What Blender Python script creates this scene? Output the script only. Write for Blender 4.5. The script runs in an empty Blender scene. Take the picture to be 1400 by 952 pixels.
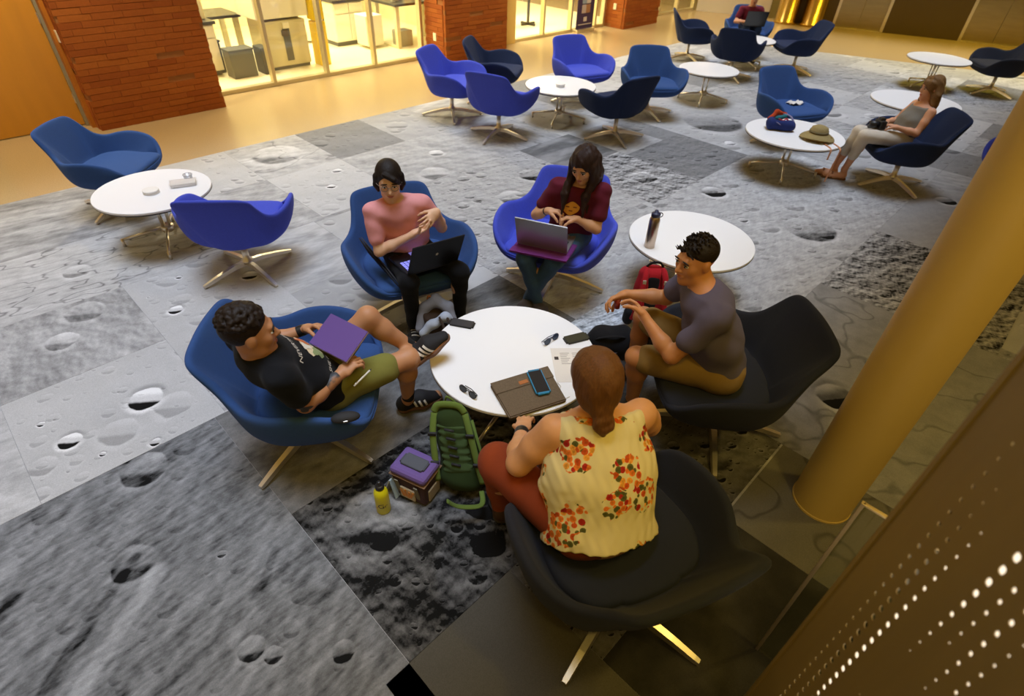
import bpy, bmesh, math, random
import numpy as np
from mathutils import Vector, Matrix, noise
from mathutils.bvhtree import BVHTree

# ------------------------------------------------------------------ camera, world, lights, exposure
SC = bpy.context.scene
C = SC.collection
PI = math.pi
CAM_H, PITCH, ROLL, FPX = 2.35, math.radians(39.7), math.radians(2.4), 765.0
cam = bpy.data.cameras.new('camera'); cam_ob = bpy.data.objects.new('camera', cam); C.objects.link(cam_ob)
cam.sensor_width = 36.0; cam.lens = FPX/1400*36.0; cam.clip_start = .02
_f = Vector((0, math.cos(PITCH), -math.sin(PITCH))); _u = Vector((0, math.sin(PITCH), math.cos(PITCH))); _r = Vector((1, 0, 0))
_r2 = _r*math.cos(ROLL)+_u*math.sin(ROLL); _u2 = -_r*math.sin(ROLL)+_u*math.cos(ROLL)
M = Matrix((( _r2.x, _u2.x, -_f.x, 0), (_r2.y, _u2.y, -_f.y, 0), (_r2.z, _u2.z, -_f.z, CAM_H), (0, 0, 0, 1)))
cam_ob.matrix_world = M
SC.camera = cam_ob
cam.dof.use_dof = True; cam.dof.focus_distance = 2.9; cam.dof.aperture_fstop = 2.4

world = bpy.data.worlds.new('world'); SC.world = world; world.use_nodes = True
world.node_tree.nodes['Background'].inputs[0].default_value = (1.0, .60, .11, 1)
world.node_tree.nodes['Background'].inputs[1].default_value = .22

def area(name, loc, sx, sy, energy, col, target=None, spread=None):
    l = bpy.data.lights.new(name, 'AREA'); l.shape = 'RECTANGLE'; l.size = sx; l.size_y = sy; l.energy = energy; l.color = col
    if spread: l.spread = spread
    o = bpy.data.objects.new(name, l); C.objects.link(o); o.location = loc
    d = (Vector(target)-Vector(loc)) if target else Vector((0, 0, -1))
    o.rotation_euler = d.to_track_quat('-Z', 'Y').to_euler()
    return o
def spot(name, loc, energy, col, ang=80, blend=.6, r=.06):
    l = bpy.data.lights.new(name, 'SPOT'); l.energy = energy; l.color = col; l.spot_size = math.radians(ang); l.spot_blend = blend; l.shadow_soft_size = r
    o = bpy.data.objects.new(name, l); C.objects.link(o); o.location = loc
    return o
# building axes: AX runs along the lab wall, BX away from the carpet towards that wall
ANG = math.radians(46.5)
AX = Vector((math.cos(ANG), math.sin(ANG), 0)); BX = Vector((-math.sin(ANG), math.cos(ANG), 0))
def W(a, b, z=0.0): return AX*a + BX*b + Vector((0, 0, z))
area('atrium_skylight', (1.0, 6.5, 10.0), 18, 15, 540, (.81, .94, 1.14), spread=math.radians(38))
for a_ in (3.4, 5.6, 8.6, 10.4):
    area('lab_ceiling_light', W(a_, 9.7, 2.75), .9, 1.6, 140, (1.0, .90, .60))
for a_ in (-1.0, 1.2, 4.6, 7.2, 9.6, 12.4, 15.0):
    spot('corridor_downlight', W(a_, 7.35, 2.92), 135, (1.0, .82, .50), 125, .9)
for a_, b_ in ((14.2, 3.6), (14.8, 1.6), (15.2, -.6)):
    spot('lift_lobby_downlight', W(a_, b_, 2.92), 170, (1.0, .72, .05), 125, .9)
for p_, e_ in (((1.5, .6, 3.22), 52), ((.2, -.3, 3.22), 34), ((2.7, 1.6, 3.22), 52), ((-.9, -.9, 3.22), 14)):
    spot('gallery_downlight', p_, e_, (1.0, .70, .15), 140, .9, .08)
SC.view_settings.view_transform = 'Standard'; SC.view_settings.look = 'None'
SC.view_settings.exposure = .42; SC.view_settings.gamma = 1.0; SC.view_settings.use_curve_mapping = False

# ------------------------------------------------------------------ helpers
def tag(o, label=None, cat=None, group=None, kind=None):
    if label: o['label'] = label
    if cat: o['category'] = cat
    if group: o['group'] = group
    if kind: o['kind'] = kind
    return o
def empty(name, loc=(0, 0, 0), rz=0.0, label=None, cat=None, group=None, kind=None):
    o = bpy.data.objects.new(name, None); C.objects.link(o); o.location = loc; o.rotation_euler = (0, 0, rz)
    o.empty_display_size = .1
    return tag(o, label, cat, group, kind)
def link(name, me, m=None, parent=None, smooth=False):
    o = bpy.data.objects.new(name, me); C.objects.link(o)
    if m is not None and len(me.materials) == 0: me.materials.append(m)
    if parent is not None: o.parent = parent
    if smooth: me.polygons.foreach_set('use_smooth', [True]*len(me.polygons))
    return o
def mesh_from(name, v, f):
    me = bpy.data.meshes.new(name); me.from_pydata([tuple(p) for p in v], [], f); me.update(); return me
def from_bm(name, bm, m=None, parent=None, smooth=False):
    bmesh.ops.recalc_face_normals(bm, faces=bm.faces)
    me = bpy.data.meshes.new(name); bm.to_mesh(me); bm.free()
    return link(name, me, m, parent, smooth)
def bm_box(bm, cx, cy, cz, sx, sy, sz, mat=None, bev=0.0):
    r = bmesh.ops.create_cube(bm, size=1.0)
    vs = r['verts']
    for v in vs: v.co = Vector((v.co.x*sx, v.co.y*sy, v.co.z*sz))
    if bev:
        es = list({e for v in vs for e in v.link_edges})
        rr = bmesh.ops.bevel(bm, geom=es, offset=bev, segments=2, affect='EDGES', profile=.5)
        vs = list({v for f in rr['faces'] for v in f.verts} | {v for v in vs if v.is_valid})
    T = Matrix.Translation((cx, cy, cz))
    if mat is not None: T = T @ mat
    for v in vs: v.co = T @ v.co
    return vs
def bm_tube(bm, p, q, r0, r1=None, seg=12, cap=True):
    p, q = Vector(p), Vector(q); r1 = r0 if r1 is None else r1
    d = q-p; L = d.length
    r = bmesh.ops.create_cone(bm, cap_ends=cap, segments=seg, radius1=r0, radius2=r1, depth=L)
    T = Matrix.Translation((p+q)/2) @ d.to_track_quat('Z', 'Y').to_matrix().to_4x4()
    for v in r['verts']: v.co = T @ v.co
    return r['verts']
def bm_lathe(bm, prof, seg=32, center=(0, 0, 0)):
    rings = []
    c = Vector(center)
    for r, z in prof:
        if r < 1e-6: rings.append([bm.verts.new(c+Vector((0, 0, z)))])
        else: rings.append([bm.verts.new(c+Vector((r*math.cos(2*PI*i/seg), r*math.sin(2*PI*i/seg), z))) for i in range(seg)])
    for a, b in zip(rings, rings[1:]):
        for i in range(seg):
            j = (i+1) % seg
            if len(a) == 1 and len(b) > 1: bm.faces.new((a[0], b[i], b[j]))
            elif len(b) == 1 and len(a) > 1: bm.faces.new((a[i], a[j], b[0]))
            elif len(a) > 1: bm.faces.new((a[i], a[j], b[j], b[i]))
def box(name, c, s, m, parent=None, bev=0.0, rot=None, smooth=False):
    bm = bmesh.new(); bm_box(bm, c[0], c[1], c[2], s[0], s[1], s[2], rot, bev); return from_bm(name, bm, m, parent, smooth)
def tube_path(name, pts, r, m, parent=None, seg=8, closed=False, flat=1.0, up=(0, 0, 1)):
    pts = [Vector(p) for p in pts]; n = len(pts); v = []; f = []
    rs = r if isinstance(r, (list, tuple)) else [r]*n
    for i, p in enumerate(pts):
        t = (pts[(i+1) % n]-pts[i-1]) if closed else (pts[min(i+1, n-1)]-pts[max(i-1, 0)])
        t.normalize(); s = t.cross(Vector(up)); s = s if s.length > 1e-4 else t.cross(Vector((1, 0, 0))); s.normalize(); w = s.cross(t)
        for k in range(seg):
            a = 2*PI*k/seg; v.append(p+(s*math.cos(a)+w*math.sin(a)*flat)*rs[i])
    for i in range(n if closed else n-1):
        for k in range(seg):
            a, b = i*seg+k, i*seg+(k+1) % seg; c_, d = ((i+1) % n)*seg+(k+1) % seg, ((i+1) % n)*seg+k
            f.append((a, b, c_, d))
    if not closed: f.append(tuple(range(seg))[::-1]); f.append(tuple((n-1)*seg+k for k in range(seg)))
    return link(name, mesh_from(name, v, f), m, parent, True)
def catmull(P, n, closed=True):
    P = [np.array(p, float) for p in P]; N = len(P); out = []
    segs = N if closed else N-1
    for i in range(segs):
        p0, p1, p2, p3 = (P[(i-1) % N], P[i], P[(i+1) % N], P[(i+2) % N]) if closed else (P[max(i-1, 0)], P[i], P[i+1], P[min(i+2, N-1)])
        for k in range(n):
            t = k/n
            out.append(.5*((2*p1)+(-p0+p2)*t+(2*p0-5*p1+4*p2-p3)*t*t+(-p0+3*p1-3*p2+p3)*t**3))
    if not closed: out.append(P[-1])
    return out
def copy_tree(o, parent=None):
    c = o.copy(); C.objects.link(c); c.parent = parent
    for ch in o.children: copy_tree(ch, c)
    return c
def subsurf(o, lv=1):
    m = o.modifiers.new('subdivision', 'SUBSURF'); m.levels = lv; m.render_levels = lv
def bake(o):
    dg = bpy.context.evaluated_depsgraph_get(); dg.update()
    me = bpy.data.meshes.new_from_object(o.evaluated_get(dg)); o.modifiers.clear(); o.data = me

# ------------------------------------------------------------------ materials
MATS = {}
def srgb(h):
    h = h.lstrip('#'); c = [int(h[i:i+2], 16)/255 for i in (0, 2, 4)]
    return tuple(x/12.92 if x <= .04045 else ((x+.055)/1.055)**2.4 for x in c)
def mat(name, col, rough=.6, metal=0.0, var=0.0, vscale=20.0, bump=0.0, bscale=200.0, spec=.5, sheen=0.0, stretch=None, emit=0.0, alpha=None, trans=0.0):
    if name in MATS: return MATS[name]
    if isinstance(col, str): col = srgb(col)
    m = bpy.data.materials.new(name); m.use_nodes = True; nt = m.node_tree; b = nt.nodes['Principled BSDF']
    b.inputs['Base Color'].default_value = (*col, 1); b.inputs['Roughness'].default_value = rough; b.inputs['Metallic'].default_value = metal
    b.inputs['Specular IOR Level'].default_value = spec
    if sheen: b.inputs['Sheen Weight'].default_value = sheen
    if trans: b.inputs['Transmission Weight'].default_value = trans
    if emit: b.inputs['Emission Color'].default_value = (*col, 1); b.inputs['Emission Strength'].default_value = emit
    if alpha is not None: b.inputs['Alpha'].default_value = alpha
    if var or bump:
        tc = nt.nodes.new('ShaderNodeTexCoord'); vec = tc.outputs['Object']
        if stretch:
            mp = nt.nodes.new('ShaderNodeMapping'); mp.inputs['Scale'].default_value = stretch; nt.links.new(vec, mp.inputs[0]); vec = mp.outputs[0]
    if var:
        n = nt.nodes.new('ShaderNodeTexNoise'); n.inputs['Scale'].default_value = vscale; n.inputs['Detail'].default_value = 4
        nt.links.new(vec, n.inputs['Vector'])
        r = nt.nodes.new('ShaderNodeMapRange'); r.inputs[3].default_value = 1-var; r.inputs[4].default_value = 1+var
        nt.links.new(n.outputs['Fac'], r.inputs[0])
        mx = nt.nodes.new('ShaderNodeVectorMath'); mx.operation = 'SCALE'; mx.inputs[0].default_value = col
        nt.links.new(r.outputs[0], mx.inputs['Scale']); nt.links.new(mx.outputs[0], b.inputs['Base Color'])
    if bump:
        n = nt.nodes.new('ShaderNodeTexNoise'); n.inputs['Scale'].default_value = bscale; n.inputs['Detail'].default_value = 2
        nt.links.new(vec, n.inputs['Vector'])
        bp = nt.nodes.new('ShaderNodeBump'); bp.inputs['Strength'].default_value = bump; bp.inputs['Distance'].default_value = .004
        nt.links.new(n.outputs['Fac'], bp.inputs['Height']); nt.links.new(bp.outputs[0], b.inputs['Normal'])
    MATS[name] = m
    return m
def fabric(name, col, var=.08): return mat(name, col, .92, 0, var, 60, .25, 700, .15, .04)
royal = fabric('royal_blue_wool', '#4653c2'); navy = fabric('steel_navy_wool', '#335085'); dark_navy = fabric('dark_navy_wool', '#212d4c'); charcoal = fabric('charcoal_wool', '#282b36')
steel = mat('polished_aluminium', (.82, .76, .66), .34, 1.0, .05, 30)
chrome = mat('chrome', (.75, .73, .70), .15, 1.0)
white_lam = mat('white_laminate', (.84, .84, .86), .35, 0, .01, 3, spec=.4)
black_edge = mat('black_table_edge', (.02, .02, .022), .5)
black_pl = mat('black_plastic', (.012, .012, .014), .4)
soft_black = mat('soft_black_rubber', (.015, .015, .017), .75)

# --- printed moonscape carpet
def N(nt, t, **kw):
    n = nt.nodes.new(t)
    for k, v in kw.items(): setattr(n, k, v)
    return n
def math_(nt, op, a, b=None, c=None, clamp=False):
    n = nt.nodes.new('ShaderNodeMath'); n.operation = op; n.use_clamp = clamp
    for i, x in enumerate((a, b, c)):
        if x is None: continue
        if isinstance(x, (int, float)): n.inputs[i].default_value = x
        else: nt.links.new(x, n.inputs[i])
    return n.outputs[0]
def sstep(nt, x, lo, hi):
    n = nt.nodes.new('ShaderNodeMapRange'); n.interpolation_type = 'SMOOTHSTEP'
    nt.links.new(x, n.inputs[0]); n.inputs[1].default_value = lo; n.inputs[2].default_value = hi
    return n.outputs[0]
def crater_group():
    g = bpy.data.node_groups.new('printed_crater', 'ShaderNodeTree')
    for nm, ty in (('Vector', 'NodeSocketVector'), ('Center', 'NodeSocketVector'), ('Radius', 'NodeSocketFloat'), ('Strength', 'NodeSocketFloat'), ('Fill', 'NodeSocketFloat')):
        g.interface.new_socket(nm, in_out='INPUT', socket_type=ty)
    g.interface.new_socket('Value', in_out='OUTPUT', socket_type='NodeSocketFloat')
    gi = g.nodes.new('NodeGroupInput'); go = g.nodes.new('NodeGroupOutput')
    s = N(g, 'ShaderNodeVectorMath', operation='SUBTRACT'); g.links.new(gi.outputs[0], s.inputs[0]); g.links.new(gi.outputs[1], s.inputs[1])
    inv = math_(g, 'DIVIDE', 1.0, gi.outputs[2])
    sc = N(g, 'ShaderNodeVectorMath', operation='SCALE'); g.links.new(s.outputs[0], sc.inputs[0]); g.links.new(inv, sc.inputs['Scale'])
    ln = N(g, 'ShaderNodeVectorMath', operation='LENGTH'); g.links.new(sc.outputs[0], ln.inputs[0]); d = ln.outputs['Value']
    dt = N(g, 'ShaderNodeVectorMath', operation='DOT_PRODUCT'); g.links.new(sc.outputs[0], dt.inputs[0]); dt.inputs[1].default_value = (.55, .83, 0); dot = dt.outputs['Value']
    inside = math_(g, 'SUBTRACT', 1.0, sstep(g, d, .86, 1.0))
    # floor: a sharp crescent of printed shadow low, a bright wall high
    sh = math_(g, 'MULTIPLY', sstep(g, math_(g, 'MULTIPLY', dot, -1.0), .12, .42), -1.25)
    li = math_(g, 'MULTIPLY', sstep(g, dot, .1, .9), .8)
    inn = math_(g, 'MULTIPLY', math_(g, 'ADD', math_(g, 'ADD', sh, li), gi.outputs[4]), inside)
    ring = math_(g, 'MULTIPLY', sstep(g, d, .88, 1.0), math_(g, 'SUBTRACT', 1.0, sstep(g, d, 1.0, 1.45)))
    rim = math_(g, 'MULTIPLY', ring, math_(g, 'MULTIPLY_ADD', dot, -.45, .12))
    g.links.new(math_(g, 'MULTIPLY', math_(g, 'ADD', inn, rim), gi.outputs[3]), go.inputs[0])
    return g
CRATER = crater_group()
def moon(name, base=.30, amp=.10, scale=3.0, stretch=(1, 1), rot=0.0, rough=.25, field=0.0, fscale=5.0, craters=(), tint=(1.0, 1.0, 1.03), patch=.0, pscale=1.5, seed=0.0, lines=0.0, ridges=()):
    m = bpy.data.materials.new('moon_print_'+name); m.use_nodes = True; nt = m.node_tree; b = nt.nodes['Principled BSDF']
    geo = N(nt, 'ShaderNodeNewGeometry')
    mp = N(nt, 'ShaderNodeMapping', vector_type='TEXTURE'); mp.inputs['Rotation'].default_value = (0, 0, ANG); nt.links.new(geo.outputs['Position'], mp.inputs[0])
    V = mp.outputs[0]
    def noi(vec, sc, det=6, ro=.6, off=(0, 0, 0)):
        mm = N(nt, 'ShaderNodeMapping'); mm.inputs['Location'].default_value = (off[0]+seed*3.1, off[1]+seed*1.7, seed); mm.inputs['Rotation'].default_value = (0, 0, rot); mm.inputs['Scale'].default_value = (stretch[0], stretch[1], 1)
        nt.links.new(vec, mm.inputs[0])
        n = N(nt, 'ShaderNodeTexNoise'); n.inputs['Scale'].default_value = sc; n.inputs['Detail'].default_value = det; n.inputs['Roughness'].default_value = ro; nt.links.new(mm.outputs[0], n.inputs['Vector']); return n
    # warp for ragged crater rims
    wn = N(nt, 'ShaderNodeTexNoise'); wn.inputs['Scale'].default_value = 9; wn.inputs['Detail'].default_value = 3; nt.links.new(V, wn.inputs['Vector'])
    w1 = N(nt, 'ShaderNodeVectorMath', operation='SUBTRACT'); nt.links.new(wn.outputs['Color'], w1.inputs[0]); w1.inputs[1].default_value = (.5, .5, .5)
    w2 = N(nt, 'ShaderNodeVectorMath', operation='SCALE'); nt.links.new(w1.outputs[0], w2.inputs[0]); w2.inputs['Scale'].default_value = .045
    w3 = N(nt, 'ShaderNodeVectorMath', operation='MULTIPLY_ADD'); nt.links.new(w2.outputs[0], w3.inputs[0]); w3.inputs[1].default_value = (1, 1, 0); nt.links.new(V, w3.inputs[2])
    Vw = w3.outputs[0]
    # embossed relief: difference of two shifted noises
    e1 = noi(V, scale); e2 = noi(V, scale, off=(.035*3/scale, .05*3/scale, 0))
    emb = math_(nt, 'MULTIPLY', math_(nt, 'SUBTRACT', e1.outputs['Fac'], e2.outputs['Fac']), rough*6)
    val = math_(nt, 'ADD', math_(nt, 'MULTIPLY', math_(nt, 'SUBTRACT', e1.outputs['Fac'], .5), amp*2), emb)
    if patch:
        pn = noi(V, pscale, 3, .5, (7, 3, 0)); val = math_(nt, 'MULTIPLY_ADD', sstep(nt, pn.outputs['Fac'], .42, .62), patch, val)
    if field:
        for fs, st in ((fscale, field), (fscale*2.6, field*.7)):
            vo = N(nt, 'ShaderNodeTexVoronoi', voronoi_dimensions='2D'); vo.inputs['Scale'].default_value = fs; nt.links.new(Vw, vo.inputs['Vector'])
            sep = N(nt, 'ShaderNodeSeparateColor'); nt.links.new(vo.outputs['Color'], sep.inputs[0])
            rad = math_(nt, 'MULTIPLY_ADD', math_(nt, 'POWER', sep.outputs[0], 2.0), .34/fs, .05/fs)
            g = N(nt, 'ShaderNodeGroup', node_tree=CRATER); nt.links.new(Vw, g.inputs[0]); nt.links.new(vo.outputs['Position'], g.inputs[1]); nt.links.new(rad, g.inputs[2]); g.inputs[3].default_value = st; g.inputs[4].default_value = -.1
            val = math_(nt, 'ADD', val, g.outputs[0])
    for cr in craters:
        ca, cb, r, st = cr[:4]; fill = cr[4] if len(cr) > 4 else 0.0
        g = N(nt, 'ShaderNodeGroup', node_tree=CRATER); nt.links.new(Vw, g.inputs[0]); g.inputs[1].default_value = (ca, cb, 0); g.inputs[2].default_value = r; g.inputs[3].default_value = st; g.inputs[4].default_value = fill
        val = math_(nt, 'ADD', val, g.outputs[0])
    for (a0, b0, a1, b1, wd, st) in ridges:      # straight printed valley or ridge, soft edged
        L = math.hypot(a1-a0, b1-b0); dx, dy = (a1-a0)/L, (b1-b0)/L
        s1 = N(nt, 'ShaderNodeVectorMath', operation='SUBTRACT'); nt.links.new(Vw, s1.inputs[0]); s1.inputs[1].default_value = (a0, b0, 0)
        dt = N(nt, 'ShaderNodeVectorMath', operation='DOT_PRODUCT'); nt.links.new(s1.outputs[0], dt.inputs[0]); dt.inputs[1].default_value = (dx, dy, 0)
        t = math_(nt, 'MINIMUM', math_(nt, 'MAXIMUM', dt.outputs['Value'], 0.0), L)
        pr = N(nt, 'ShaderNodeVectorMath', operation='SCALE'); pr.inputs[0].default_value = (dx, dy, 0); nt.links.new(t, pr.inputs['Scale'])
        df = N(nt, 'ShaderNodeVectorMath', operation='SUBTRACT'); nt.links.new(s1.outputs[0], df.inputs[0]); nt.links.new(pr.outputs[0], df.inputs[1])
        sp = N(nt, 'ShaderNodeVectorMath', operation='MULTIPLY'); nt.links.new(df.outputs[0], sp.inputs[0]); sp.inputs[1].default_value = (1, 1, 0)
        ln2 = N(nt, 'ShaderNodeVectorMath', operation='LENGTH'); nt.links.new(sp.outputs[0], ln2.inputs[0])
        val = math_(nt, 'MULTIPLY_ADD', math_(nt, 'SUBTRACT', 1.0, sstep(nt, ln2.outputs['Value'], wd*.35, wd)), st, val)
    if lines:
        ln_ = noi(V, scale*.8, 2, .5, (3, 11, 0)); r1 = math_(nt, 'ABSOLUTE', math_(nt, 'SUBTRACT', ln_.outputs['Fac'], .5))
        val = math_(nt, 'MULTIPLY_ADD', math_(nt, 'SUBTRACT', 1.0, sstep(nt, r1, 0.0, .02)), -lines, val)
    val = math_(nt, 'ADD', val, 1.0)
    # pile grain
    gr = N(nt, 'ShaderNodeTexNoise'); gr.inputs['Scale'].default_value = 260; gr.inputs['Detail'].default_value = 1; nt.links.new(V, gr.inputs['Vector'])
    val = math_(nt, 'MULTIPLY', val, math_(nt, 'MULTIPLY_ADD', gr.outputs['Fac'], .5, .75))
    val = math_(nt, 'MAXIMUM', math_(nt, 'MULTIPLY', val, base), .008)
    val = math_(nt, 'MINIMUM', val, .8)
    mx = N(nt, 'ShaderNodeVectorMath', operation='SCALE'); mx.inputs[0].default_value = tint; nt.links.new(val, mx.inputs['Scale'])
    nt.links.new(mx.outputs[0], b.inputs['Base Color'])
    b.inputs['Roughness'].default_value = .97; b.inputs['Specular IOR Level'].default_value = .1
    bp = N(nt, 'ShaderNodeBump'); bp.inputs['Strength'].default_value = .3; bp.inputs['Distance'].default_value = .003; nt.links.new(gr.outputs['Fac'], bp.inputs['Height']); nt.links.new(bp.outputs[0], b.inputs['Normal'])
    return m
# ------------------------------------------------------------------ structure
rnd = random.Random(7)
def ab_box(name, a0, a1, b0, b1, z0, z1, m, parent=None, kind=None, bev=0.0):
    c = W((a0+a1)/2, (b0+b1)/2, (z0+z1)/2)
    bm = bmesh.new(); bm_box(bm, 0, 0, 0, a1-a0, b1-b0, z1-z0, None, bev)
    o = from_bm(name, bm, m, parent); 
    if parent is None or parent.get('frame') != 'ab':
        o.location = c; o.rotation_euler = (0, 0, ANG)
    else: o.location = ((a0+a1)/2, (b0+b1)/2, (z0+z1)/2)
    if kind: o['kind'] = kind
    return o
def ab_empty(name, **kw):
    o = empty(name, (0, 0, 0), ANG, **kw); o['frame'] = 'ab'; return o

terrazzo = mat('polished_terrazzo', srgb('#b09a76'), .24, 0, .4, 110, spec=.5)
def terrazzo_nodes(m):
    nt = m.node_tree; b = nt.nodes['Principled BSDF']
    n = N(nt, 'ShaderNodeTexNoise'); n.inputs['Scale'].default_value = 1.4; n.inputs['Detail'].default_value = 6
    g = N(nt, 'ShaderNodeNewGeometry'); nt.links.new(g.outputs['Position'], n.inputs['Vector'])
    r = N(nt, 'ShaderNodeMapRange'); r.inputs[3].default_value = .16; r.inputs[4].default_value = .34; nt.links.new(n.outputs['Fac'], r.inputs[0]); nt.links.new(r.outputs[0], b.inputs['Roughness'])
fl = box('floor', (2, 6, -.05), (60, 60, .1), terrazzo); fl['kind'] = 'structure'
# scored joints of the polished floor
joint_m = mat('floor_joint', srgb('#7d6440'), .5)

# carpet of printed panels
backing = mat('carpet_backing', (.05, .05, .05), .95)
ELV0 = Vector((6.44, 12.01, 0)); ELVD = Vector((.925, -.38, 0)).normalized(); ELVN = Vector((-ELVD.y, ELVD.x, 0))   # carpet edge at the lift lobby
def clip(poly):
    out = []
    s = [(p-ELV0).dot(ELVN) for p in poly]
    for i in range(len(poly)):
        j = (i+1) % len(poly)
        if s[i] <= 0: out.append(poly[i])
        if (s[i] < 0) != (s[j] < 0): out.append(poly[i].lerp(poly[j], s[i]/(s[i]-s[j])))
    return out
def panel(a0, a1, b0, b1, z, m, parent):
    poly = clip([W(a0, b0), W(a1, b0), W(a1, b1), W(a0, b1)])
    if len(poly) < 3: return
    n = len(poly); e = .0015
    c = sum(poly, Vector())/n
    v = [p+Vector((0, 0, .0005)) for p in poly]+[p+(c-p).normalized()*e+Vector((0, 0, z)) for p in poly]
    f = [tuple(range(n, 2*n))]+[(i, (i+1) % n, n+(i+1) % n, n+i) for i in range(n)]
    return link('carpet_panel', mesh_from('carpet_panel', v, f), m, parent)
car_poly = clip([W(-7, -7), W(16, -7), W(16, 6.44), W(-7, 6.44)])
carpet = link('floor_carpet', mesh_from('floor_carpet', [p+Vector((0, 0, .0008)) for p in car_poly], [tuple(range(len(car_poly)))]), backing); carpet['kind'] = 'structure'
D = [moon('plain', .34, .05, 2.5, rough=.10, field=.30, fscale=2.2, seed=1),
     moon('hills', .33, .10, 3.0, (1, 2.2), .5, .30, field=.25, fscale=4, seed=2),
     moon('mare', .22, .06, 2.5, rough=.12, field=.35, fscale=3, seed=3),
     moon('bright', .42, .06, 2.0, rough=.08, field=.45, fscale=2.0, seed=4),
     moon('ray', .36, .14, 2.2, (1, 3.5), .9, .25, seed=5, patch=.25),
     moon('rough', .28, .16, 6.0, rough=.40, field=.4, fscale=6, seed=6),
     moon('swirl', .33, .16, 2.6, (2.6, 1), .3, .22, seed=7, lines=.25)]
al = [-6.4+.84*i for i in range(27)]; bl = [-6.1+.87*i for i in range(14)]; bl = [b for b in bl if b < 6.0]+[6.44]
order = [3, 1, 0, 4, 3, 6, 1, 2, 3, 0, 5, 1, 3, 4, 0, 2, 6]
for i, a0 in enumerate(al[:-1]):
    for j, b0 in enumerate(bl[:-1]):
        panel(a0, al[i+1], b0, bl[j+1], .0040, D[order[(i*5+j*3+(i*j) % 4) % len(order)]], carpet)
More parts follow.
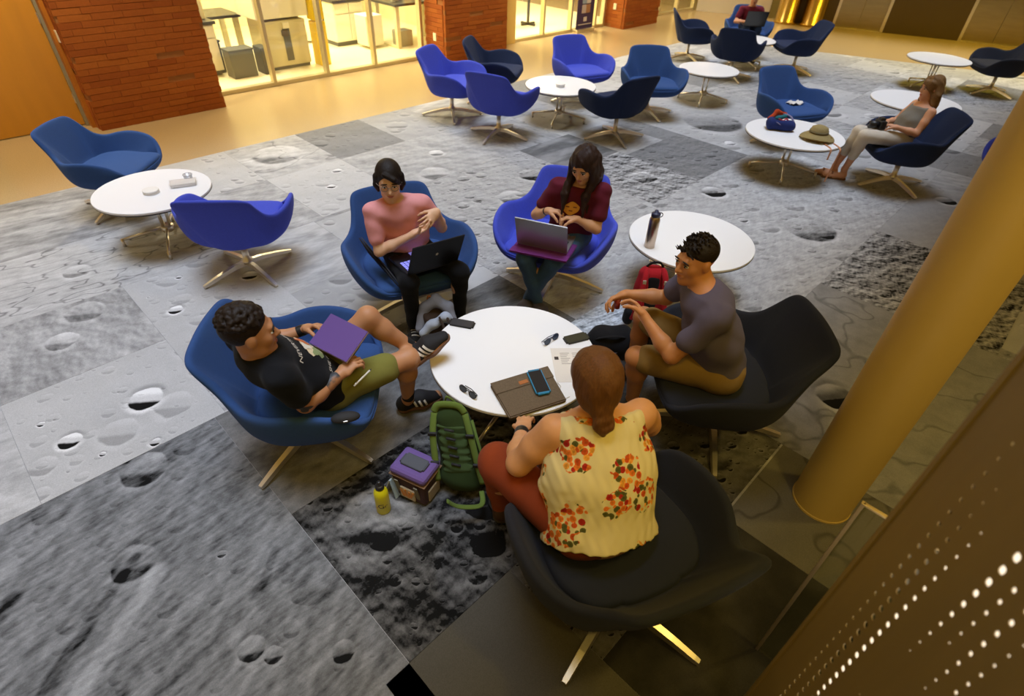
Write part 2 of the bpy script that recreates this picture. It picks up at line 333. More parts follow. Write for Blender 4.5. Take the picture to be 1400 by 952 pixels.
PAN = [
 (-3.2, .40, -.32, 2.64, moon('grey_streaks', .155, .20, 6.0, (.8, 1.9), 1.85, .62, field=.25, fscale=3.0, ridges=[(-.15, 1.92, -.60, 1.57, .05, .75), (-.20, 2.05, -.62, 1.72, .035, -.7), (.27, 1.66, .10, 1.52, .03, -.45), (.10, 1.52, -.05, 1.40, .035, .4), (-.4, 2.45, -.9, 2.25, .05, .35), (-.62, 2.2, -.85, 2.0, .05, -.7)], seed=11, patch=.3, pscale=1.1, tint=(.97, 1.0, 1.07), craters=[(.0, 2.53, .115, 1.0, .3), (-.21, 2.03, .10, .75, .1), (-.01, 1.33, .055, .8), (.04, 1.25, .04, .8), (.08, 1.8, .02, .9), (.24, 1.07, .05, .7), (-.9, 1.7, .05, .7), (-.45, 1.2, .07, .5)])),
 (-.42, .46, 2.64, 3.53, moon('white_plain', .46, .03, 2.0, rough=.06, field=.22, fscale=3.5, seed=12, craters=[(-.21, 2.99, .062, 1.1, .25), (.18, 3.05, .095, 1.1, .25), (-.29, 3.22, .022, 1.0), (-.12, 2.78, .02, 1.0), (.10, 2.68, .03, .9)])),
 (-.42, .46, 3.53, 4.36, moon('starburst', .40, .22, 4.5, (1.6, 1), .6, .30, seed=13, patch=-.25, pscale=2.2, craters=[(-.02, 3.95, .10, .5, .5), (.18, 4.2, .13, .35, .3)])),
 (-1.30, -.42, 2.64, 3.53, moon('white_left', .44, .12, 4.0, (1, 2.0), .4, .2, seed=14)),
 (-1.30, -.42, 3.53, 5.3, D[4]),
 (-.42, 1.26, 4.36, 5.3, moon('black_dendrites', .42, .16, 3.2, (1, 2.4), .25, .18, seed=15, lines=.5, craters=[(.28, 4.80, .10, .4, .1)])),
 (-1.3, 1.26, 5.3, 6.44, moon('grey_folds', .34, .2, 2.6, (1, 2.6), .2, .3, seed=16, patch=-.25)),
 (.46, 1.3, 2.64, 4.36, moon('white_craters', .44, .03, 2.0, rough=.05, field=.18, fscale=4.0, seed=17, craters=[(.63, 3.82, .052, 1.2, .2), (.80, 4.22, .024, 1.2), (.95, 3.25, .05, .7), (1.2, 3.9, .06, .9), (.55, 4.1, .012, 1.2)])),
 (.40, 1.9, .86, 1.78, moon('black_highlands', .075, .55, 7.0, rough=1.35, field=1.1, fscale=4.5, seed=18, patch=-.5, pscale=2.4, craters=[(.68, 1.47, .20, 1.4, .9), (.98, 1.03, .09, 1.1, -.9), (.92, 1.18, .03, 1.2, -.5), (1.10, 1.20, .10, 1.1, -.7), (.62, 1.10, .02, 1.2)])),
 (.40, 1.9, 1.78, 2.64, moon('tan_hills', .20, .22, 3.2, (1, 1.8), .5, .35, seed=19, patch=-.3)),
 (.29, .95, -.6, .86, moon('plain_brown', .085, .03, 3, rough=.04, seed=20, tint=(1.06, 1.0, .86))),
 (.95, 1.9, -.6, .34, moon('brown_stain', .07, .12, 1.5, rough=.12, seed=21, patch=-.65, pscale=1.6, tint=(1.06, 1.0, .84))),
 (-.6, .29, -1.4, -.32, D[2]), (.29, 1.9, -1.8, -.6, moon('brown_dark', .06, .08, 2, rough=.1, seed=22, tint=(1.06, 1.0, .84))),
 (1.9, 2.56, -.34, .33, moon('tan_plain', .13, .04, 3, rough=.06, seed=23, lines=.4, tint=(1.06, 1.0, .86))),
 (1.9, 3.4, -1.3, -.34, moon('brown_plain', .07, .1, 3, rough=.1, seed=24, tint=(1.06, 1.0, .84))),
 (.95, 2.56, .34, .86, moon('pitted', .10, .16, 7.0, rough=.35, field=1.0, fscale=8, seed=25, tint=(1.04, 1.0, .9), craters=[(2.2, .55, .10, .5, .2), (1.62, .62, .06, .6)])),
 (1.9, 2.6, .86, 2.64, moon('sea_grey', .14, .12, 5.0, (1, 3.5), .6, .25, seed=26, patch=-.4, pscale=1.5)),
 (2.42, 2.95, 1.62, 1.86, moon('silver_ripples', .42, .5, 8.0, (1, 2.4), .4, .7, seed=41, tint=(.92, 1.0, 1.12))),
 (2.6, 6.9, .86, 2.56, moon('light_hills', .37, .10, 5.0, (.8, 2.6), .75, .26, field=.28, fscale=3.2, seed=27, craters=[(5.25, 1.29, .24, .42, -.5), (5.31, 2.31, .13, .9, -.25), (4.95, 1.8, .05, .7), (4.2, 1.5, .07, .6)])),
 (4.60, 5.46, 3.62, 4.38, moon('dark_ray', .13, .25, 2.2, (1, 2.6), .9, .2, seed=28, patch=1.2, pscale=1.4)),
 (5.46, 6.55, 2.56, 3.50, moon('slate', .19, .14, 6.0, rough=.3, field=.4, fscale=5, seed=29)),
 (4.60, 5.46, 2.56, 3.62, moon('rugged', .27, .6, 7.0, rough=1.0, field=.5, fscale=6, seed=30, craters=[(5.07, 3.0, .15, 1.0, .3)])),
 (2.60, 4.60, 2.64, 4.38, moon('cratered', .36, .10, 5.0, (1, 1.6), .3, .26, field=.45, fscale=5, seed=31, craters=[(3.67, 3.57, .15, .5, .1), (4.22, 3.8, .16, .6, -.4), (3.2, 3.3, .1, .5), (3.45, 3.1, .09, .5)])),
 (2.94, 4.60, 4.38, 5.45, moon('pale_rings', .37, .12, 3.0, (1, 1.4), .3, .3, seed=32, craters=[(3.47, 4.50, .17, .5, .3), (3.84, 4.93, .09, .7, .6)])),
 (2.56, 4.4, -.6, .86, moon('grey_cracks', .25, .08, 3.0, rough=.16, seed=33, lines=.35, craters=[(3.17, .28, .12, 1.2, -.55), (4.56, .44, .05, .8, -.2)])),
 (4.4, 5.7, -.34, .86, moon('boulders', .26, .6, 9.0, rough=1.2, seed=34, patch=-.35, pscale=2.6, craters=[(4.62, .46, .06, 1.0, .2)])),
 (5.7, 7.2, -.34, .86, moon('silver_plain', .33, .05, 3.0, (1, 2), .8, .10, seed=35, craters=[(6.95, .60, .10, 1.0, -.4)])),
 (6.55, 8.4, 2.56, 4.62, moon('flat_crater', .38, .05, 3.0, rough=.12, field=.25, fscale=3, seed=36, craters=[(7.3, 3.44, .40, .35, -.95), (6.75, 2.9, .07, .8, .5)])),
 (2.10, 2.94, 4.38, 5.45, moon('chalk', .46, .03, 2, rough=.05, field=.2, fscale=4, seed=37, craters=[(2.5, 4.9, .05, 1.2, .1), (2.75, 5.2, .05, .8, .2)])),
 (2.94, 3.80, 5.45, 6.44, D[2]), (2.10, 2.94, 5.45, 6.44, moon('ringed', .40, .14, 2.4, (1, 1.6), .2, .28, seed=38, lines=.35, craters=[(2.5, 6.0, .28, .4, .3)])),
 (1.26, 2.10, 4.36, 5.45, moon('folded', .36, .24, 3.0, (1, 2.0), .4, .3, seed=39)), (1.26, 2.10, 5.45, 6.44, D[3]),
]
for p in PAN: panel(p[0], p[1], p[2], p[3], .0074 if 'ripples' in p[4].name else .0060, p[4], carpet)

# brick piers with real bricks
brick_m = [mat('brick_%d' % i, srgb(h), .85, 0, .18, 45, .5, 90, .2) for i, h in enumerate(('#a35b28', '#9f5726', '#a8602a', '#985124'))]
mortar = mat('mortar', srgb('#a06a3c'), .95, 0, .1, 60)
plate_m = mat('switch_plate', srgb('#efe6cf'), .4)
BL, BH, BD = .305, .0640, .05
def brick_mesh(m):
    bm = bmesh.new(); bm_box(bm, 0, 0, 0, BL-.004, BD, BH-.004); me = bpy.data.meshes.new('brick'); bm.to_mesh(me); bm.free(); me.materials.append(m); return me
BM = [brick_mesh(m) for m in brick_m]
def pier(name, a0, a1, b0=7.93, depth=.52, ztop=3.0, zparts=1.55):
    root = ab_box(name, a0+.006, a1-.006, b0+.002, b0+depth, 0, ztop, mortar, None, 'structure')
    root.location = W(a0, b0, 0); 
    for v in root.data.vertices: v.co += Vector(((a1-a0)/2, depth/2+.006, ztop/2))
    rows = int(ztop/BH); rest = bmesh.new()
    for r in range(rows):
        z = BH*(r+.5)
        # front face then the two returns
        segs = []
        x = -(BL*(.15+.5*(r % 2)+.13*(r % 3)))
        while x < a1-a0:
            x0, x1 = max(x, 0), min(x+BL, a1-a0)
            if x1-x0 > .05: segs.append((x0, x1))
            x += BL
        pos = [('f', s) for s in segs]
        for side in ('l', 'r'):
            y = -(BL*.5*(r % 2))+.03
            while y < depth:
                y0, y1 = max(y, .052), min(y+BL, depth)
                if y1-y0 > .05: pos.append((side, (y0, y1)))
                y += BL
        for side, (s0, s1) in pos:
            sh = -.0; q = rnd.random()
            dp = .016 if q < .035 else (rnd.uniform(-.002, .003))
            if side == 'f': c = Vector(((s0+s1)/2, .021+dp, z)); rz = 0
            elif side == 'l': c = Vector((.018+dp, (s0+s1)/2, z)); rz = PI/2
            else: c = Vector((a1-a0-.018-dp, (s0+s1)/2, z)); rz = PI/2
            if z < zparts:
                o = bpy.data.objects.new('brick', BM[rnd.choice((0, 0, 1, 1, 2, 3))]); C.objects.link(o); o.parent = root
                o.location = c; o.rotation_euler = (0, 0, rz); o.scale = ((s1-s0)/BL, 1, 1)
            else:
                bm_box(rest, c.x, c.y, c.z, (s1-s0-.008), BD, BH-.007, None) if rz == 0 else bm_box(rest, c.x, c.y, c.z, BD, (s1-s0-.008), BH-.007, None)
    o = from_bm('upper_bricks', rest, brick_m[0], root); o['kind'] = 'stuff'
    return root
pierA = pier('wall_brick_beside_door', 1.345, 2.79)
pierB = pier('wall_brick_between_windows', 6.49, 7.88)
pierC = pier('wall_brick_far', 11.40, 12.70, zparts=1.2)
def plate(parent, side, a, z):
    o = box('outlet_plate', (-.012, a, z), (.012, .075, .115), plate_m, parent, .003)
    return o
plate(pierB, 'l', .27, .36); plate(pierC, 'l', .27, .40); plate(pierA, 'l', .16, .95)

# glazing of the lab
alu = mat('mullion_aluminium', srgb('#cfc3a0'), .35, .6)
def glass_mat(name, tint=(1, 1, 1), fac=.07):
    m = bpy.data.materials.new(name); m.use_nodes = True; nt = m.node_tree; nt.nodes.remove(nt.nodes['Principled BSDF'])
    t = N(nt, 'ShaderNodeBsdfTransparent'); t.inputs[0].default_value = (*tint, 1); g = N(nt, 'ShaderNodeBsdfGlossy'); g.inputs['Roughness'].default_value = .02
    mx = N(nt, 'ShaderNodeMixShader'); mx.inputs[0].default_value = fac; nt.links.new(t.outputs[0], mx.inputs[1]); nt.links.new(g.outputs[0], mx.inputs[2]); nt.links.new(mx.outputs[0], nt.nodes['Material Output'].inputs[0])
    return m
glass = glass_mat('window_glass', (.98, .98, .96))
def glazing(name, xs, b=8.46, z1=2.8):
    root = ab_empty(name, kind='structure')
    for i, x in enumerate(xs):
        ab_box('mullion', x-.025, x+.025, b-.05, b+.05, 0, z1, alu, root, bev=.004)
    for x0, x1 in zip(xs, xs[1:]):
        ab_box('window_pane', x0+.025, x1-.025, b-.006, b+.006, .05, z1-.05, glass, root)
        ab_box('sill', x0+.025, x1-.025, b-.05, b+.05, 0, .05, alu, root)
        ab_box('head', x0+.025, x1-.025, b-.05, b+.05, z1-.05, z1, alu, root)
    return root
glazing('window_1', [2.86, 3.73, 4.58, 5.44, 6.38])
glazing('window_2', [8.56, 9.40, 10.24, 11.05, 11.33])
glazing('window_3', [12.75, 13.5, 14.3, 15.1], 8.46)
glazing('window_4', [-1.6, -.75, .30], 8.33)
cream = mat('cream_painted_wall', srgb('#e2c376'), .7, 0, .03, 5)
o = ab_box('wall_reveal', 7.88, 8.54, 8.36, 8.50, 0, 3.0, cream, kind='structure')
o = ab_box('wall_over_glazing', -8, 22, 8.40, 8.52, 2.8, 3.2, cream, kind='structure')
# wooden door beside the first pier
wood = mat('maple_veneer', srgb('#c68a2c'), .45, 0, .14, 8, stretch=(1, 1, .12)); frame_m = mat('door_frame_grey', srgb('#8d8878'), .5)
door = ab_empty('door_1', kind='structure')
ab_box('door_leaf', .36, 1.27, 8.27, 8.315, .01, 2.15, wood, door, bev=.003)
for x0, x1 in ((.29, .36), (1.27, 1.35)): ab_box('door_jamb', x0, x1, 8.22, 8.36, 0, 2.22, frame_m, door, bev=.004)
ab_box('door_header', .29, 1.35, 8.22, 8.36, 2.15, 2.22, frame_m, door)
for z in (.25, 1.05, 1.9): ab_box('hinge', 1.262, 1.278, 8.245, 8.272, z, z+.1, steel, door)
ab_box('door_strike_post', 1.30, 1.345, 8.10, 8.22, 0, 2.3, mat('oak_trim', srgb('#b5701f'), .5, 0, .15, 12, stretch=(1, 1, .15)), door)
pn = ab_empty('door_notice', label='white printed notice with an orange block taped on wooden door', cat='notice')
ab_box('paper_sheet', .40, .62, 8.262, 8.268, 1.16, 1.46, mat('notice_paper', srgb('#efe9dc'), .7), pn)
ab_box('orange_block', .42, .60, 8.259, 8.262, 1.31, 1.44, mat('notice_orange', srgb('#b8481c'), .7), pn)
for k in range(3): ab_box('print_line', .43, .58-.03*k, 8.259, 8.262, 1.20+.03*k, 1.208+.03*k, black_pl, pn)

# lab behind the glazing
lab_floor = ab_box('floor_lab', 1.4, 12.2, 8.52, 13.0, -.02, .006, mat('lab_vinyl', srgb('#efe6c4'), .35), kind='structure')
ab_box('wall_lab_back', 1.4, 16, 12.6, 12.7, 0, 3.0, mat('lab_wall', srgb('#eadfae'), .8), kind='structure')
ab_box('wall_lab_left', 1.3, 1.4, 8.5, 12.7, 0, 3.0, MATS['lab_wall'], kind='structure')
ab_box('ceiling_lab', 1.3, 16, 8.5, 12.7, 2.95, 3.05, MATS['lab_wall'], kind='structure')
ab_box('wall_lab_partition', 8.0, 8.1, 8.52, 12.6, 0, 3.0, MATS['lab_wall'], kind='structure')
labwhite = mat('lab_white_laminate', srgb('#efe8cd'), .5); labtop = mat('lab_black_top', srgb('#3a3628'), .35); labgrey = mat('lab_grey_bin', srgb('#5c5b50'), .6); labyellow = mat('lab_yellow_cart', srgb('#e6c400'), .45)
beige = mat('lab_beige', srgb('#d8cd9f'), .55)
def bench(name, a0, a1, b0, b1, label, nd=3, h=.86, legs=False):
    root = ab_empty(name, label=label, cat='bench')
    ab_box('worktop', a0-.03, a1+.03, b0-.03, b1+.03, h, h+.04, labtop, root, bev=.005)
    if legs:
        for x in (a0+.04, a1-.04):
            for y in (b0+.04, b1-.04): ab_box('leg', x-.035, x+.035, y-.035, y+.035, .03, h, beige, root)
            ab_box('foot_bar', x-.035, x+.035, b0, b1, 0, .04, beige, root)
    else:
        ab_box('carcass', a0, a1, b0+.02, b1, .08, h, labwhite, root); ab_box('plinth', a0+.03, a1-.03, b0+.07, b1-.03, .006, .08, labgrey, root)
        w = (a1-a0)/nd
        for i in range(nd):
            d = ab_box('cabinet_door', a0+w*i+.008, a0+w*(i+1)-.008, b0, b0+.02, .1, h-.18, labwhite, root, bev=.003)
            ab_box('drawer', a0+w*i+.008, a0+w*(i+1)-.008, b0, b0+.02, h-.165, h-.015, labwhite, root, bev=.003)
    return root
bench('lab_bench', 2.75, 3.42, 9.35, 11.6, 'white lab bench with dark top standing end-on behind the grey bins', 2, .68)
bench('lab_bench', 3.50, 3.98, 9.78, 10.4, 'slim lab bench on beige legs between grey bins and beige cabinet', 1, .66, True)
bench('lab_bench', 5.70, 6.28, 9.95, 12.0, 'long white lab bench with black worktop beyond the yellow column', 2, .68)
bench('lab_bench', 6.46, 7.6, 9.22, 9.9, 'lab bench on beige legs with bottles on its top near brick wall', 2, .66, True)
bench('lab_bench', 8.6, 10.6, 10.4, 11.0, 'white lab bench in the second lab beyond brick wall', 4)
def labbox(name, a0, a1, b0, b1, z0, z1, m, label, cat, lid=None, group=None):
    root = ab_empty(name, label=label, cat=cat, group=group)
    ab_box('body', a0, a1, b0, b1, z0, z1, m, root, bev=.012)
    if lid is not None: ab_box('lid', a0-.01, a1+.01, b0-.01, b1+.01, z1, z1+.025, lid, root, bev=.004)
    return root
labbox('storage_bin', 3.42, 3.78, 9.05, 9.3, .006, .36, labgrey, 'large grey storage bin on the lab floor', 'bin', mat('bin_lid', srgb('#4a493f'), .6))
labbox('storage_bin', 3.88, 4.02, 9.02, 9.3, .006, .37, mat('bin_dark', srgb('#3a3a34'), .6), 'narrow dark bin standing between grey bin and beige cabinet', 'bin')
labbox('waste_bin', 3.30, 3.5, 9.5, 9.7, .006, .42, mat('bin_black', srgb('#2a2a26'), .6), 'black waste bin behind the grey storage bin', 'bin', black_pl)
cab = ab_empty('equipment_cabinet', label='tall beige equipment cabinet behind the lab glass', cat='cabinet')
ab_box('body', 4.06, 4.72, 9.15, 9.7, .05, .66, beige, cab, bev=.01); ab_box('plinth', 4.08, 4.70, 9.17, 9.68, .006, .05, labgrey, cab)
ab_box('upper_unit', 3.95, 4.78, 9.12, 9.75, .70, 1.7, labwhite, cab, bev=.01); ab_box('neck', 4.1, 4.7, 9.3, 9.7, .64, .72, labgrey, cab)
ab_box('cable_slot', 4.33, 4.44, 9.142, 9.152, .12, .56, labgrey, cab); ab_box('control_box', 4.34, 4.44, 9.12, 9.15, .56, .64, labwhite, cab); ab_box('control_box', 4.31, 4.40, 9.11, 9.145, .46, .54, mat('gadget_brown', srgb('#5b4c2d'), .6), cab)
cart = ab_empty('yellow_cart', label='tall bright yellow equipment column beside beige cabinet', cat='cart')
ab_box('column', 4.80, 4.98, 9.0, 9.2, .006, .62, labyellow, cart, bev=.01); ab_box('column_top', 4.79, 4.97, 9.0, 9.2, .64, 1.5, labyellow, cart, bev=.01); ab_box('grip', 4.99, 5.0, 9.05, 9.1, .2, .9, black_pl, cart)
labbox('drawer_unit', 6.02, 6.36, 9.5, 9.85, .05, .52, labwhite, 'white pedestal drawer unit on castors in the lab', 'drawer unit')
labbox('wheeled_cabinet', 5.25, 5.6, 10.5, 10.9, .05, .60, labwhite, 'white wheeled cabinet next to the long bench', 'cabinet')
labbox('grey_crate', 6.58, 6.86, 9.32, 9.56, .006, .26, mat('crate_grey', srgb('#a3a08a'), .6), 'pale grey crate on the floor under lab bench', 'crate')
labbox('instrument_box', 2.80, 3.08, 9.5, 9.85, .722, 1.05, labwhite, 'white instrument on the dark lab bench', 'instrument')
labbox('instrument_box', 3.12, 3.40, 9.5, 9.85, .722, 1.10, beige, 'beige instrument on the dark lab bench', 'instrument')
def lab_bottle(a, b, z, h, r, m, label):
    root = ab_empty('reagent_bottle', label=label, cat='bottle', group='bottles on the lab bench')
    bm = bmesh.new(); bm_lathe(bm, [(0, 0), (r, 0), (r, h*.65), (r*.45, h*.8), (r*.45, h*.9), (0, h*.9)], 12); o = from_bm('bottle_body', bm, m, root, True); o.location = (a, b, z)
    bm = bmesh.new(); bm_lathe(bm, [(0, h*.9), (r*.55, h*.9), (r*.55, h), (0, h)], 12); o = from_bm('cap', bm, mat('cap_blue', srgb('#27407a'), .5), root, True); o.location = (a, b, z)
for i in range(7):
    lab_bottle(6.55+.15*i, 9.40+.1*(i % 3), .702, .16+.05*(i % 3), .04, (labwhite, beige, mat('bottle_blue', srgb('#5c7bb0'), .4))[i % 3], ('short white reagent bottle with blue cap on the lab bench', 'medium beige reagent bottle with blue cap on the lab bench', 'tall pale blue reagent bottle with blue cap on the lab bench')[i % 3])
for i in range(3):
    lt = ab_empty('lab_stool', label=('dark lab stool beside the brick wall in the second lab', 'dark lab stool between two others in the second lab', 'dark lab stool nearest the purple banner in the second lab')[i], cat='stool', group='stools in the second lab')
    x = 8.8+.62*i
    ab_box('seat', x-.16, x+.16, 9.3, 9.62, .56, .62, labgrey, lt, bev=.015); ab_box('post', x-.02, x+.02, 9.44, 9.48, .06, .56, black_pl, lt); ab_box('foot', x-.2, x+.2, 9.44, 9.48, .006, .05, black_pl, lt); ab_box('foot', x-.02, x+.02, 9.26, 9.66, .006, .05, black_pl, lt)

# banner standing by the second glazing
ban = ab_empty('banner_stand', label='dark purple pull-up banner with photographs beside glass doors', cat='banner')
ab_box('banner_sheet', 10.26, 10.80, 8.30, 8.31, .06, 2.0, mat('banner_purple', srgb('#3a2a5a'), .6), ban); ab_box('banner_base', 10.24, 10.82, 8.24, 8.37, 0.0, .06, steel, ban, bev=.01)
bc = [mat('banner_photo_%d' % i, srgb(h), .6) for i, h in enumerate(('#b8aab0', '#a2785a', '#8da0c0', '#cfc8cc', '#8a6a7a', '#c0b49a'))]
for i in range(6): ab_box('photo_print', 10.40+.135*(i % 2), 10.53+.135*(i % 2), 8.294, 8.30, .34+.17*(i//2), .49+.17*(i//2), bc[i], ban)
for i in range(6): ab_box('photo_print', 10.40+.135*(i % 2), 10.53+.135*(i % 2), 8.294, 8.30, .86+.17*(i//2), 1.01+.17*(i//2), bc[(i+2) % 6], ban)
ab_box('emblem', 10.48, 10.58, 8.294, 8.30, .19, .27, bc[3], ban); ab_box('print_line', 10.32, 10.74, 8.294, 8.30, .13, .145, bc[3], ban)

# lift lobby wall
E0 = Vector((7.15, 15.09, 0)); ED = Vector((3.49, -1.53, 0)).normalized(); EANG = math.atan2(ED.y, ED.x); EN = Vector((ED.y, -ED.x, 0))
EN = EN if EN.y < 0 else -EN
def e_empty(name, **kw):
    o = empty(name, E0, EANG, **kw); o['frame'] = 'e'; return o
def e_box(name, s0, s1, d0, d1, z0, z1, m, parent, bev=0.0):      # s along the wall, d behind its face
    return box(name, ((s0+s1)/2, (d0+d1)/2, (z0+z1)/2), (s1-s0, d1-d0, z1-z0), m, parent, bev)
dark_panel = mat('dark_bronze_panel', srgb('#4a3a1f'), .45, .0, .06, 4); lift_steel = mat('brushed_lift_steel', (.40, .33, .20), .30, 1.0, .15, 3, stretch=(1, 1, 6)); gold = mat('golden_metal', (.75, .52, .16), .25, 1.0, .1, 3)
wl = e_empty('wall_lift_lobby', kind='structure')
e_box('dark_panel', -1.25, 0, .02, .2, 0, 3.0, dark_panel, wl); e_box('dark_panel', 1.08, 2.57, .0, .2, 0, 3.0, dark_panel, wl); e_box('dark_panel', 3.9, 9, .0, .2, 0, 3.0, dark_panel, wl); e_box('wall_over_lifts', 0, 3.9, .0, .2, 2.2, 3.0, dark_panel, wl)
def lift(name, s0, s1):
    d = e_empty(name, kind='structure'); mid = (s0+s1)/2
    for x0, x1 in ((s0, s0+.06), (s1-.06, s1)): e_box('door_jamb', x0, x1, -.01, .2, 0, 2.2, steel, d, .004)
    e_box('door_header', s0, s1, -.01, .2, 2.12, 2.2, steel, d)
    e_box('door_leaf', s0+.06, mid-.004, .08, .12, 0.005, 2.12, lift_steel, d, .003); e_box('door_leaf', mid+.004, s1-.06, .08, .12, .005, 2.12, lift_steel, d, .003)
    e_box('threshold', s0+.06, s1-.06, -.02, .14, 0, .006, steel, d)
lift('door_2', 0, 1.08); lift('door_3', 2.57, 3.9)
for i, s in enumerate((-1.02, -.45)):
    bm = bmesh.new(); bm_lathe(bm, [(0, 0), (.25, 0), (.25, .05), (.235, .06), (.235, 2.9), (0, 2.9)], 40)
    o = from_bm('wall_golden_column', bm, gold, None, True); o.location = E0+ED*s+EN*.12; o['kind'] = 'structure'
ew = e_empty('wall_far_white', kind='structure'); e_box('white_panel', -3.2, -1.45, .3, .45, 0, 3.0, mat('white_wall', srgb('#d9d2cf'), .7), ew)
ab_box('wall_far_orange', 16.6, 18.5, 8.2, 8.6, 0, 3.0, mat('orange_wall', srgb('#b4641e'), .7, 0, .08, 6), kind='structure')
# ceilings: over corridor and lobby, and the gallery slab above the near seats
slab_m = mat('ceiling_plaster', srgb('#cdb88e'), .85)
ab_box('ceiling_corridor', -9, 22, 6.55, 8.45, 3.0, 3.1, slab_m, kind='structure')
o = box('ceiling_lobby', (12.2, 15.5, 3.06), (16, 7.0, .1), slab_m, rot=Matrix.Rotation(math.atan2(ELVD.y, ELVD.x), 4, 'Z')); o['kind'] = 'structure'
ab_box('ceiling_gallery', -2.2, 12, -9, .86, 3.3, 3.55, slab_m, kind='structure')

# round column and the perforated screen with the glass guard
bm = bmesh.new(); bm_lathe(bm, [(0, 0), (.138, 0), (.138, .012), (.134, .016), (.134, 3.3), (0, 3.3)], 64)
colm = from_bm('round_column', bm, mat('cream_column_paint', srgb('#c4a552'), .55, 0, .03, 6), None, True); colm.location = (1.590, 1.723, .004); tag(colm, 'thick round cream painted column beside the black chairs', 'column')
colm.modifiers.new('edges', 'EDGE_SPLIT')
SE = Vector((.735, .627, 0)); SD = Vector((-.10, -1, 0)).normalized(); SANG = math.atan2(SD.y, SD.x)
scr = empty('perforated_screen', SE, SANG, 'brown perforated metal screen with rows of glowing holes beside the column', 'screen')
perf = mat('bronze_perforated_metal', srgb('#8c7846'), .45, .3, .10, 3, stretch=(12, 1, 1))
prx = random.Random(3)
def perforated():
    v = []; f = []
    CW, CHh = .030, .034; nx, nz = 40, 84
    def add(p): v.append(p); return len(v)-1
    for i in range(nx):
        colw = .35+.65*abs(math.sin(i*1.3))if i > 1 else .0
        for j in range(nz):
            x0, z0 = i*CW, .0+j*CHh; x1, z1 = x0+CW, z0+CHh; cx, cz = (x0+x1)/2, (z0+z1)/2
            h = noise.noise(Vector((i*.35, j*.06, 4.2)))
            size = 0 if colw < .55 else max(0, .0075*(.55+h*1.3)*colw)
            a = [add((x0, 0, z0)), add((x1, 0, z0)), add((x1, 0, z1)), add((x0, 0, z1))]
            if size < .0016: f.append(tuple(a)); continue
            s, t = size*.8, size*1.2
            oc = [(-s, -t*.5), (-s*.5, -t), (s*.5, -t), (s, -t*.5), (s, t*.5), (s*.5, t), (-s*.5, t), (-s, t*.5)]
            b = [add((cx+p, 0, cz+q)) for p, q in oc]; c = [add((cx+p, .002, cz+q)) for p, q in oc]
            f += [(a[0], a[1], b[2], b[1]), (a[1], b[3], b[2]), (a[1], a[2], b[4], b[3]), (a[2], b[5], b[4]), (a[2], a[3], b[6], b[5]), (a[3], b[7], b[6]), (a[3], a[0], b[0], b[7]), (a[0], b[1], b[0])]
            f += [(b[k], b[(k+1) % 8], c[(k+1) % 8], c[k]) for k in range(8)]
    return mesh_from('perforated_sheet', v, f)
link('perforated_sheet', perforated(), perf, scr)
box('edge_strip', (-.006, .006, 1.43), (.012, .02, 2.86), perf, scr, .002)
lit = mat('added_glow_sheet', srgb('#fff2dc'), .8, emit=.9)
box('added_glow_sheet', (.62, .10, 1.43), (1.18, .01, 2.8), lit, scr)  # added emissive sheet, put behind the screen only to make its holes bright
gg = empty('glass_guard', (0, 0, 0), 0, 'thin frameless glass guard with bright metal edges beside the round column', 'glass guard')
g0 = Vector((1.04, .99, 0)); gd = Vector((.72, -.69, 0)).normalized(); ga = Matrix.Rotation(math.atan2(gd.y, gd.x), 4, 'Z')
gm = g0+gd*.35
box('glass_pane', (gm.x, gm.y, .5), (.70, .010, .98), glass_mat('guard_glass', (.93, .95, .90), .05), gg, rot=ga)
trim = mat('guard_edge_metal', (.62, .50, .30), .3, .9)
box('edge_trim', (g0.x, g0.y, .5), (.012, .014, 1.0), trim, gg, .001, ga)
box('top_trim', (gm.x, gm.y, .996), (.70, .012, .008), trim, gg, .001, ga)
